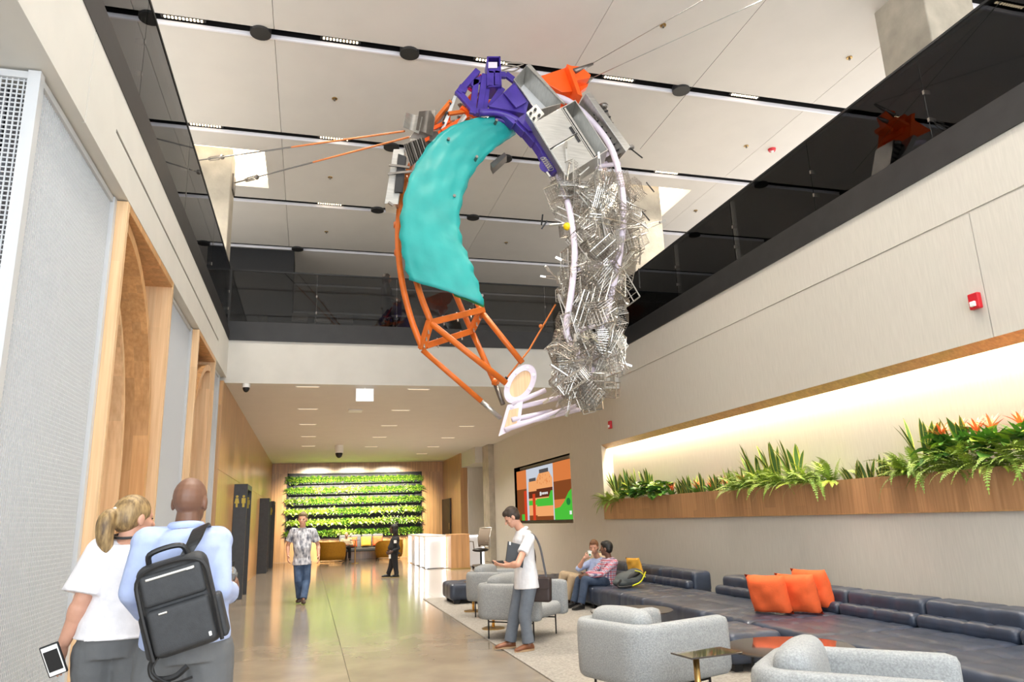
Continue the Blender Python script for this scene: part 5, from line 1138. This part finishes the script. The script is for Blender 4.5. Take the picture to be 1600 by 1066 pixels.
    if hair:
        hb = MB(); style, hm = hair; c = J['hd']; E_ = lambda a, b_, c_, rx, ry, rz: hb.ell(c+(hr_*a+hf*b_+hu_*c_)*hs, rx*hs, ry*hs, rz*hs, 0, 16, 10, Mx)
        if style in ('short', 'cropped'):
            t = .012 if style == 'short' else .006
            E_(0, -.022, .040, .080+t*.3, .096+t*.5, .092+t); E_(0, -.050, .0, .076+t*.3, .062, .075); E_(0, .035, .085, .062, .055, .045*(1 if style == 'short' else .8))
        elif style == 'long':
            E_(0, -.022, .040, .088, .104, .102); E_(0, -.065, -.05, .088, .060, .11); E_(.05, -.01, -.05, .045, .05, .10); E_(-.05, -.01, -.05, .045, .05, .10)
        elif style == 'pony':
            E_(0, -.018, .036, .083, .103, .099); E_(0, -.050, .0, .075, .066, .075)
            p0 = c+(-hf*.105+hu_*.035)*hs; pts = [p0, p0-hf*.045+Vector((0, 0, -.03)), p0-hf*.05+Vector((0, 0, -.11)), p0-hf*.03+Vector((0, 0, -.20)), p0-hf*.02+Vector((0, 0, -.28))]
            hb.tube(catmull(pts, 4), [.022+.022*math.sin(PI*min(1, i/13)) for i in range(17)], 10)
        elif style == 'fringe': pass
        ho = addmesh('hair', hb, .008, hm, root, smooth=2)
        if style == 'pony': MB().ell(c+(-hf*.11+hu_*.04)*hs, .022, .022, .022).build('hair_tie', M['white'], ho)
    return root, J, (hf, hu_, hr_)
M_EYE = mat('eye_dark', (.03, .02, .015), .25)
SK = dict(fair=mat('skin_fair', (.60, .32, .22), .5, var=.06, vscale=12), tan=mat('skin_tan', (.48, .24, .14), .5, var=.06, vscale=12), brown=mat('skin_brown', (.17, .082, .05), .48, var=.08, vscale=12), dark=mat('skin_dark', (.075, .035, .022), .45, var=.08, vscale=12))
HR = dict(brown=mat('hair_brown', (.035, .022, .014), .6, var=.3, vscale=30), grey=mat('hair_greybrown', (.16, .11, .06), .6, var=.3, vscale=30), ginger=mat('hair_ginger', (.16, .07, .03), .6, var=.3, vscale=30), black=mat('hair_black', (.008, .007, .006), .5, var=.3, vscale=30), blond=mat('hair_blond', (.09, .05, .02), .5, col2=(.42, .28, .12), vscale=14, stretch=(4, 4, 1)), stub=mat('hair_stubble', (.16, .08, .05), .6))
def cloth(name, c, b=.35, sc_=9, rough=.85): return mat(name, c, rough, var=.06, vscale=20, bump=b, bscale=sc_)
CLO = dict(white=cloth('white_cotton', (.74, .74, .76)), blouse=cloth('white_blouse', (.76, .75, .78)), blue=cloth('pale_blue_shirt', (.40, .48, .72)), grey=cloth('grey_trousers', (.12, .125, .13)), slate=cloth('slate_chinos', (.13, .15, .18)), jeans=mat('blue_jeans', (.03, .06, .13), .85, col2=(.07, .12, .22), vscale=9, bump=.3, bscale=10), khaki=cloth('khaki_trousers', (.45, .34, .22)), black=cloth('black_uniform', (.012, .013, .017)), darkj=mat('dark_jeans', (.02, .035, .07), .85, col2=(.06, .09, .15), vscale=8, bump=.3, bscale=10), tanj=cloth('tan_jacket', (.45, .36, .24)), dk=cloth('dark_coat', (.015, .014, .015)))
SHOE = dict(tan=(mat('tan_leather', (.19, .065, .025), .4, var=.15, vscale=10), mat('sole_pale', (.42, .28, .16), .7)), black=(mat('black_leather', (.012, .011, .011), .3), mat('sole_black', (.01, .01, .01), .7)), brown=(mat('brown_leather', (.05, .03, .02), .5), mat('sole_brown', (.03, .02, .015), .7)))
def plaidmat():
    m = mat('plaid_shirt', (.8, .75, .78), .85); nt = m.node_tree; N, L = nt.nodes, nt.links; b = N['Principled BSDF']; tc = N.new('ShaderNodeTexCoord'); sx = N.new('ShaderNodeSeparateXYZ'); L.new(tc.outputs['Object'], sx.inputs[0])
    def band(a, w_, ph):
        ad = N.new('ShaderNodeMath'); ad.operation = 'ADD'; ad.inputs[1].default_value = ph; L.new(a, ad.inputs[0]); md = N.new('ShaderNodeMath'); md.operation = 'PINGPONG'; md.inputs[1].default_value = .032; L.new(ad.outputs[0], md.inputs[0])
        g = N.new('ShaderNodeMath'); g.operation = 'LESS_THAN'; g.inputs[1].default_value = w_; L.new(md.outputs[0], g.inputs[0]); return g.outputs[0]
    ad = N.new('ShaderNodeMath'); L.new(sx.outputs[0], ad.inputs[0]); L.new(sx.outputs[1], ad.inputs[1])
    col = None
    for src, c, w_, ph in ((sx.outputs[2], (.45, .04, .09), .011, 0), (ad.outputs[0], (.45, .04, .09), .011, 0), (sx.outputs[2], (.05, .05, .18), .006, .032), (ad.outputs[0], (.05, .05, .18), .006, .032)):
        mx = N.new('ShaderNodeMixRGB'); f = N.new('ShaderNodeMath'); f.operation = 'MULTIPLY'; f.inputs[1].default_value = .75; L.new(band(src, w_, ph), f.inputs[0]); L.new(f.outputs[0], mx.inputs[0])
        if col is None: mx.inputs[1].default_value = (.78, .72, .76, 1)
        else: L.new(col, mx.inputs[1])
        mx.inputs[2].default_value = (*c, 1); col = mx.outputs[0]
    L.new(col, b.inputs['Base Color']); return m
CLO['plaid'] = plaidmat()
CLO['print'] = mat('print_shirt', (.05, .06, .10), .85, col2=(.72, .74, .80), vscale=11, stretch=(2.2, 2.2, .8))
A = lambda px, py, Y: at(px, py, 'y', Y)
# standing man in white polo with laptop, phone and shoulder bag
Y = 9.25
Jm = dict(hd=A(800, 809, Y), nk=A(816, 826, Y+.02), pv=A(822, 903, Y), sl=A(827, 842, Y-.19), sr=A(815, 840, Y+.17), el=A(809, 882, Y-.34), er=A(798, 878, Y+.14), wl=A(790, 884, Y-.16), wr=A(786, 882, Y+.06), hl=A(828, 912, Y-.08), hr=A(815, 912, Y+.09), kl=A(820, 962, Y-.10), kr=A(804, 962, Y+.12))
Jm['al'] = Vector((A(826, 1012, Y-.12).x, Y-.12, .09)); Jm['ar'] = Vector((A(797, 1008, Y+.16).x, Y+.16, .09)); Jm['tl'] = Jm['al']+Vector((-.19, -.05, -.05)); Jm['tr'] = Jm['ar']+Vector((-.19, 0, -.05))
r1, J1, h1 = person('man in white polo and slate trousers standing by the rug edge', Jm, (-.80, .12, -.52), CLO['white'], CLO['slate'], SHOE['tan'], SK['fair'], .0065, (.58, .066, .074), {'l': ((-1, .2, .15), (0, .5, 1), (-.2, .9, .2), .55), 'r': ((-1, -.1, .1), (0, -.6, .8), (-.3, -.8, .3), .5)}, ('short', HR['brown']), hem=.13, wst=.142, sr_=(.098, .080, .074, .078), flare=.012)
o = empty('laptop', A(800, 868, Y-.29), 'closed black laptop held under the standing man\'s arm', 'laptop')
q4 = [A(794, 846, Y-.16), A(821, 853, Y-.235), A(817, 888, Y-.235), A(790, 877, Y-.16)]
MB().prism(q4, (.0, .022, 0)).build('body', M['charcoal'], o, bevel=.004); MB().prism([q+Vector((0, -.004, 0)) for q in (q4[0].lerp(q4[1], .06), q4[0].lerp(q4[1], .16), q4[0].lerp(q4[1], .14)+Vector((0, 0, -.04)), q4[0].lerp(q4[1], .05)+Vector((0, 0, -.04)))], (0, .003, 0)).build('logo', M['steel'], o)
q = A(778, 880, Y); tag(MB().cbox((0, 0, 0), (.15, .075, .010), 0, Matrix.Translation(q+Vector((0, -.01, .01))) @ Matrix.Rotation(.35, 4, 'X')).build('phone', M['black'], bevel=.004), 'black phone in the standing man\'s hands', 'phone')
bag = empty('shoulder_bag', A(843, 920, Y-.12), 'dark brown leather messenger bag hanging behind the standing man', 'bag')
lea = mat('brown_bag_leather', (.035, .022, .02), .45, var=.2, vscale=12)
bb = rmesh('bag_body', .12, .32, .30, .03, seg=8); bo = link('bag_body', bb, bag, lea); bo.location = A(842, 921, Y-.05)-bag.location; bo.rotation_euler = (.03, 0, 1.0)
MB().cbox((0, 0, 0), (.012, .30, .13), 0, Matrix.Translation(A(842, 921, Y-.05)+Vector((0, 0, .07))) @ Matrix.Rotation(1.0, 4, 'Z') @ Matrix.Translation((-.065, 0, 0))).build('flap', lea, bag, bevel=.004)
MB().tube(catmull([A(854, 905, Y-.12), A(850, 884, Y-.13), A(844, 856, Y-.15), A(836, 839, Y-.16), A(826, 832, Y-.06)], 4), .014, 6).build('strap', mat('bag_strap', (.10, .10, .11), .7), bag)
MB().tube(catmull([A(833, 905, Y+.02), A(836, 870, Y+.12), A(828, 840, Y+.12)], 4), .014, 6).build('strap', lea, bag)
for px in (834, 853): MB().cyl(A(px, 903, Y-.10), A(px, 908, Y-.10), .016, n=8).build('buckle', M['steel'], bag)
# man walking towards camera in patterned shirt
Y = 16.8
Jf = dict(hd=A(473, 812, Y-.05), nk=A(473, 825, Y), pv=A(472, 872, Y), sr=A(458, 831, Y), sl=A(489, 831, Y), er=A(450, 852, Y+.05), el=A(497, 852, Y+.05), wr=A(450, 868, Y-.05), wl=A(498, 868, Y-.06), hr=A(466, 879, Y), hl=A(479, 879, Y), kr=A(466, 908, Y-.08), kl=A(479, 908, Y-.02))
Jf['ar'] = Vector((A(468, 935, Y).x, Y+.10, .10)); Jf['al'] = Vector((A(474, 936, Y).x, Y-.22, .10)); Jf['tr'] = Jf['ar']+Vector((-.05, -.2, -.05)); Jf['tl'] = Jf['al']+Vector((.02, -.2, -.03))
person('grey-haired man in patterned shirt and jeans walking towards the camera', Jf, (-.15, -1, -.05), CLO['print'], CLO['jeans'], SHOE['brown'], SK['fair'], .009, (.72, .078, .088), None, ('short', HR['grey']), hem=.14, wst=.165, belly=.03, sr_=(.105, .082, .075, .072), flare=.02, sc=1.04, hs=1.2)
# security guard
Y = 22.9
Jg = dict(hd=A(615, 827, Y), nk=A(618, 837, Y), pv=A(615, 866, Y), sl=A(617, 844, Y-.17), sr=A(618, 843, Y+.17), el=A(623, 857, Y-.20), er=A(614, 857, Y+.2), wl=A(613, 862, Y-.22), wr=A(608, 862, Y+.05), hl=A(616, 869, Y-.09), hr=A(615, 869, Y+.09), kl=A(618, 885, Y-.10), kr=A(611, 885, Y+.10))
Jg['al'] = Vector((A(619, 898, Y).x, Y-.12, .09)); Jg['ar'] = Vector((A(607, 898, Y).x, Y+.12, .09)); Jg['tl'] = Jg['al']+Vector((-.2, -.02, -.04)); Jg['tr'] = Jg['ar']+Vector((-.2, 0, -.04))
rg, J_, _ = person('security guard in black uniform standing before the living wall', Jg, (-1, .1, 0), CLO['black'], CLO['black'], SHOE['black'], SK['dark'], .010, (1.9, .066, .050), None, ('long', HR['black']), hem=.06, wst=.155, belly=.03, sr_=(.105, .082, .072, .07), sc=1.08, hs=1.15)
MB().cbox(Jg['sl']+Vector((0, -.075, -.05)), (.08, .02, .09)).build('shoulder_patch', M['white'], rg, bevel=.004); MB().tube([Jg['pv']+Vector((math.cos(a)*.185, math.sin(a)*.15, .02)) for a in np.linspace(0, 6.28, 19)[:-1]], .022, 6, closed=True).build('duty_belt', M['black'], rg); MB().cbox(Jg['pv']+Vector((-.13, -.13, -.06)), (.06, .03, .12)).build('key_tag', M['white'], rg)
# plaid man sitting
Y = 12.75
Jp = dict(hd=A(947, 858, Y), nk=A(953, 872, Y), pv=A(951, 908, Y+.02), sr=A(945, 877, Y+.18), sl=A(960, 879, Y-.17), el=A(942, 897, Y-.27), er=A(928, 894, Y+.15), wl=A(917, 900, Y-.10), wr=A(914, 899, Y+.05), hl=A(946, 910, Y-.08), hr=A(943, 908, Y+.1), kl=A(914, 907, Y-.16), kr=A(905, 907, Y+.12))
Jp['al'] = Vector((A(907, 943, Y-.18).x, Y-.2, .10)); Jp['ar'] = Vector((A(896, 940, Y+.12).x, Y+.10, .10)); Jp['tl'] = Jp['al']+Vector((-.19, -.06, -.05)); Jp['tr'] = Jp['ar']+Vector((-.19, -.03, -.05))
person('dark-haired man in plaid shirt and jeans sitting on the sofa', Jp, (-.75, .65, 0), CLO['plaid'], CLO['darkj'], SHOE['black'], SK['brown'], .008, (1.85, .064, .054), {'l': ((-.9, .3, -.2), (.1, .9, .2), (-.2, .1, .9), .8), 'r': ((-.9, -.3, -.2), (.1, -.9, .2), (-.2, -.1, .9), .8)}, ('short', HR['black']), hs=1.08, hem=.08, wst=.150, belly=.02, sr_=(.092, .078, .070, .068), sh_off=.02)
# man with paper cup sitting
Y = 13.45
Jc = dict(hd=A(928, 856, Y-.05), nk=A(936, 872, Y), pv=A(928, 906, Y+.05), sr=A(924, 879, Y+.10), sl=A(946, 878, Y-.08), er=A(904, 889, Y-.02), el=A(955, 893, Y+.1), wr=A(913, 872, Y-.16), wl=A(940, 903, Y-.02), hr=A(918, 907, Y+.1), hl=A(925, 908, Y-.08), kr=A(880, 899, Y+.08), kl=A(894, 903, Y-.12))
Jc['ar'] = Vector((A(874, 935, Y+.1).x, Y+.12, .10)); Jc['al'] = Vector((A(884, 935, Y-.1).x, Y-.14, .10)); Jc['tr'] = Jc['ar']+Vector((-.19, -.03, -.05)); Jc['tl'] = Jc['al']+Vector((-.19, -.05, -.05))
person('ginger-haired man in pale blue shirt drinking from a paper cup', Jc, (-.55, -.82, -.12), CLO['blue'], CLO['khaki'], SHOE['brown'], SK['fair'], .008, (1.05, .066, .060), {'r': ((.6, -.35, .30), (.5, .8, 0), (-.2, -.3, .9), .8), 'l': ((-.6, -.5, -.4), (0, 0, -1), (-.5, .6, 0), .5)}, ('short', HR['ginger']), hs=1.08, hem=.06, wst=.150, belly=.02, sr_=(.098, .082, .074, .07), sh_off=.02)
q = A(921, 866, Y-.19); o = empty('paper_cup', q, 'white paper cup with green mark raised to the seated man\'s mouth', 'cup')
MB().cyl(q+Vector((0, 0, -.055)), q+Vector((.012, 0, .05)), .031, .040, 18).build('cup', M['white'], o, smooth=True); MB().cyl(q+Vector((.012, 0, .05)), q+Vector((.014, 0, .062)), .043, .040, 18).build('lid', M['white'], o); MB().cyl(q+Vector((-.008, -.035, -.01)), q+Vector((-.010, -.041, -.01)), .018, n=12).build('mark', mat('green_mark', (.02, .25, .10), .5), o)
# backpack lying on the sofa
bp = empty('backpack', (5.35, 12.05, .39), 'grey and yellow backpack lying on the sofa by the plaid man', 'backpack')
bm_ = MB(); c = Vector((5.35, 12.05, .52)); bm_.ell(c, .26, .17, .13).ell(c+Vector((.12, .02, .05)), .17, .15, .12).ell(c+Vector((-.14, 0, -.05)), .16, .15, .08)
addmesh('bag_body', bm_, .012, cloth('grey_backpack', (.09, .10, .10)), bp, smooth=6); yl = mat('yellow_trim', (.65, .65, .02), .6)
MB().tube(catmull([c+Vector((.30, -.05, .10)), c+Vector((.20, -.17, .03)), c+Vector((.12, -.19, -.05)), c+Vector((-.02, -.18, -.10))], 4), .012, 6).build('trim_cord', yl, bp); MB().tube(catmull([c+Vector((.08, -.10, .14)), c+Vector((.18, -.14, .10)), c+Vector((.26, -.12, .02))], 4), .010, 6).build('trim_cord', yl, bp)
MB().ell(c+Vector((.02, -.12, .05)), .17, .045, .045, 0, 12, 8, Matrix.Rotation(-.35, 3, 'Y')).build('pocket', M['black'], bp, smooth=True); MB().tube(catmull([c+Vector((-.2, -.12, 0)), c+Vector((-.28, -.16, -.09)), c+Vector((-.2, -.2, -.11)), c+Vector((-.05, -.2, -.1))], 4), .018, 6).build('strap', M['black'], bp)
# seated reader at the far sofa
Y = 34.9
x = A(541, 850, Y).x; Jr = dict(hd=(x+.0, Y-.06, 1.13), nk=(x, Y, .97), pv=(x, Y+.08, .58), sr=(x-.19, Y, .92), sl=(x+.19, Y, .92), er=(x-.27, Y-.08, .68), el=(x+.27, Y-.08, .68), wr=(x-.10, Y-.3, .70), wl=(x+.10, Y-.3, .70), hr=(x-.09, Y, .56), hl=(x+.09, Y, .56), kr=(x-.13, Y-.46, .54), kl=(x+.13, Y-.46, .54), ar=(x-.13, Y-.5, .10), al=(x+.13, Y-.5, .10), tr=(x-.14, Y-.68, .05), tl=(x+.14, Y-.68, .05))
person('bald man in tan jacket sitting before the living wall', Jr, (-.1, -1, -.25), CLO['tanj'], CLO['dk'], SHOE['black'], SK['fair'], .013, (1.9, .066, .055), None, None, hem=.05, wst=.16, belly=.03, sc=1.05)
# dark figure on the upper floor
Y = 17.0; q = A(605, 436, Y); x, z = q.x, ZS
Ju = dict(hd=(x, Y, z+1.62), nk=(x-.02, Y, z+1.45), pv=(x-.02, Y, z+.95), sr=(x-.02, Y-.18, z+1.40), sl=(x-.02, Y+.18, z+1.40), er=(x, Y-.24, z+1.12), el=(x, Y+.24, z+1.12), wr=(x+.18, Y-.2, z+1.05), wl=(x+.18, Y+.2, z+1.05), hr=(x-.02, Y-.09, z+.9), hl=(x-.02, Y+.09, z+.9), kr=(x+.04, Y-.1, z+.5), kl=(x-.04, Y+.1, z+.5), ar=(x+.06, Y-.1, z+.09), al=(x-.1, Y+.1, z+.09), tr=(x+.24, Y-.1, z+.04), tl=(x+.08, Y+.1, z+.04))
person('dark-clothed person on the upper floor behind the far balustrade', Ju, (1, -.1, 0), CLO['dk'], CLO['dk'], SHOE['black'], SK['tan'], .012, (1.9, .064, .05), None, ('long', HR['brown']), hem=.1)
# woman walking away, phone in hand
Y = 4.12
Jw = dict(hd=A(210, 812, Y+.03), nk=A(200, 846, Y), pv=A(182, 990, Y), sl=A(158, 862, Y-.02), sr=A(228, 862, Y+.05), el=A(130, 935, Y-.06), er=A(226, 935, Y+.15), wl=A(101, 1003, Y-.02), wr=A(230, 985, Y+.30))
px = Jw['pv']; Jw.update(hl=px+Vector((-.085, 0, -.08)), hr=px+Vector((.085, .02, -.08)), kl=Vector((px.x-.08, Y+.10, .50)), kr=Vector((px.x+.11, Y-.10, .48)), al=Vector((px.x-.06, Y+.22, .09)), ar=Vector((px.x+.12, Y-.32, .13)))
Jw['tl'] = Jw['al']+Vector((.02, .19, -.05)); Jw['tr'] = Jw['ar']+Vector((.02, .18, -.08))
rw_, _, hw_ = person('blonde woman in white blouse walking away with a phone', Jw, (.72, .69, -.05), CLO['blouse'], CLO['grey'], SHOE['black'], SK['fair'], .0055, (.92, .066, .105), {'l': ((-.25, .0, -1), (.55, -.4, 0), (.5, -.5, 0), .55)}, ('pony', HR['blond']), hem=.015, wst=.120, sr_=(.105, .075, .066, .066), hs=.93, flare=.015, collar=False, sc=.98, sh_off=.022)
MB().tube([Jw['nk']+Vector((math.cos(a)*.068, math.sin(a)*.068, .028+.012*math.sin(a))) for a in np.linspace(0, 6.28, 19)[:-1]], .007, 6, closed=True).build('lanyard', M['dark_steel'], rw_)
q = A(84, 1031, Y-.11); ph = empty('smartphone', q, 'white smartphone in black case in the woman\'s hand', 'phone'); Rm = Matrix.Translation(q) @ Matrix.Rotation(-.32, 4, 'Y') @ Matrix.Rotation(.25, 4, 'X')
MB().cbox((0, 0, 0), (.080, .014, .150), 0, Rm).build('case', M['black'], ph, bevel=.005); MB().cbox((0, -.008, 0), (.068, .004, .138), 0, Rm).build('front', M['white'], ph, bevel=.002); MB().cbox((0, -.011, 0), (.058, .002, .098), 0, Rm).build('display', M['black'], ph)
# bald man walking away with backpack
Y = 3.70
Jb = dict(hd=A(297, 786, Y+.03), nk=A(291, 820, Y), pv=A(290, 995, Y), sl=A(231, 848, Y-.02), sr=A(339, 846, Y+.03), el=A(207, 925, Y-.05), er=A(341, 922, Y-.05), wl=A(235, 965, Y+.20), wr=A(362, 928, Y+.20))
px = Jb['pv']; Jb.update(hl=px+Vector((-.095, 0, -.07)), hr=px+Vector((.095, .02, -.07)), kl=Vector((px.x-.10, Y-.12, .50)), kr=Vector((px.x+.12, Y+.14, .52)), al=Vector((px.x-.08, Y-.40, .16)), ar=Vector((px.x+.12, Y+.25, .09)))
Jb['tl'] = Jb['al']+Vector((.0, .16, -.10)); Jb['tr'] = Jb['ar']+Vector((.02, .19, -.05))
person('bald man in pale blue shirt walking away with a black backpack', Jb, (.22, .97, -.05), CLO['blue'], CLO['grey'], SHOE['black'], SK['brown'], .0055, (1.72, .066, .058), {'r': ((.2, .85, .35), (-.8, .2, 0), (0, .2, 1), .9)}, None, hem=.03, wst=.155, belly=.02, sr_=(.112, .085, .076, .074), sh_off=.022, sc=1.05, hs=.95)
q = A(360, 905, Y+.30); o = empty('water_bottle', q-Vector((0, 0, .1)), 'clear bottle with dark cap in the bald man\'s right hand', 'bottle')
MB().cyl(q-Vector((0, 0, .11)), q+Vector((0, 0, .03)), .032, .032, 16).cyl(q+Vector((0, 0, .03)), q+Vector((0, 0, .06)), .032, .014, 16).build('bottle', mat('clear_plastic', (.75, .82, .85), .1, trans=.9), o, smooth=True); MB().cyl(q+Vector((0, 0, .06)), q+Vector((0, 0, .085)), .017, n=14).build('cap', M['black'], o)
# backpack: body tilted on his back
bk_ = empty('backpack', A(282, 943, Y-.22), 'black backpack slung over the bald man\'s right shoulder', 'backpack')
nyl = mat('black_nylon', (.028, .030, .033), .6, var=.15, vscale=40, bump=.12, bscale=300); nyl2 = mat('black_nylon_trim', (.012, .012, .013), .45)
cx = Vector(A(282, 943, Y-.24)); R3 = Matrix.Rotation(math.radians(-15), 4, 'Y') @ Matrix.Rotation(.10, 4, 'X') @ Matrix.Scale(.70, 4); Bm = Matrix.Translation(cx) @ R3
def bpart(name, sz, loc, r, m, parent=None, seg=8):
    me = rmesh(name, *sz, r, seg=seg); me.transform(Matrix.Translation(cx-bk_.location) @ R3 @ Matrix.Translation(loc)); return link(name, me, parent or bk_, m)
bd = bpart('main_body', (.40, .17, .55), (0, 0, 0), .07, nyl); bpart('front_pocket', (.345, .06, .27), (0, -.095, -.11), .04, nyl); bpart('top_pocket', (.345, .05, .19), (0, -.09, .135), .04, nyl)
for s in (-1, 1): bpart('side_pocket', (.05, .13, .26), (s*.205, 0, -.13), .025, nyl)
zp = bpart('zip', (.27, .012, .016), (0, -.118, .20), .004, M['steel']); bpart('zip_pull', (.05, .014, .014), (-.08, -.128, -.005), .005, M['steel']); bpart('zip_pull', (.04, .014, .014), (.11, -.128, .20), .005, M['white']); bpart('logo_tag', (.016, .012, .026), (.14, -.128, -.20), .004, M['white'])
T = lambda x, y, z: Bm @ Vector((x, y, z))
MB().tube(catmull([T(-.12, 0, .27), T(-.10, -.02, .33), T(0, -.03, .345), T(.08, -.02, .33), T(.10, 0, .27)], 4), .012, 8).build('grab_handle', nyl2, bk_)
MB().tube(catmull([T(-.19, -.09, -.26), T(-.195, -.10, .05), T(-.17, -.10, .22), T(0, -.10, .262), T(.17, -.10, .22), T(.195, -.10, .05), T(.19, -.09, -.26)], 5), .009, 6).build('piping', nyl2, bk_)
stp = [T(.07, .03, .25), A(303, 846, Y-.22), A(312, 826, Y-.14), A(318, 824, Y-.04), A(322, 832, Y+.10)]
sg = catmull(stp, 5); MB().grid([[p+Vector((-.028, 0, -.012)), p+Vector((.028, 0, .012))] for p in sg]).build('shoulder_strap', nyl2, bk_, solid=.012)
MB().tube(catmull([T(-.16, .02, -.24), T(-.23, .03, -.30), T(-.22, .02, -.38), T(-.12, .0, -.40), T(-.04, .02, -.37)], 5), .013, 6).build('loose_strap', nyl2, bk_); MB().tube(catmull([T(-.18, .0, -.26), T(-.22, -.02, -.33), T(-.14, -.03, -.42), T(-.02, -.02, -.43)], 5), .006, 6).build('loose_cord', nyl2, bk_)
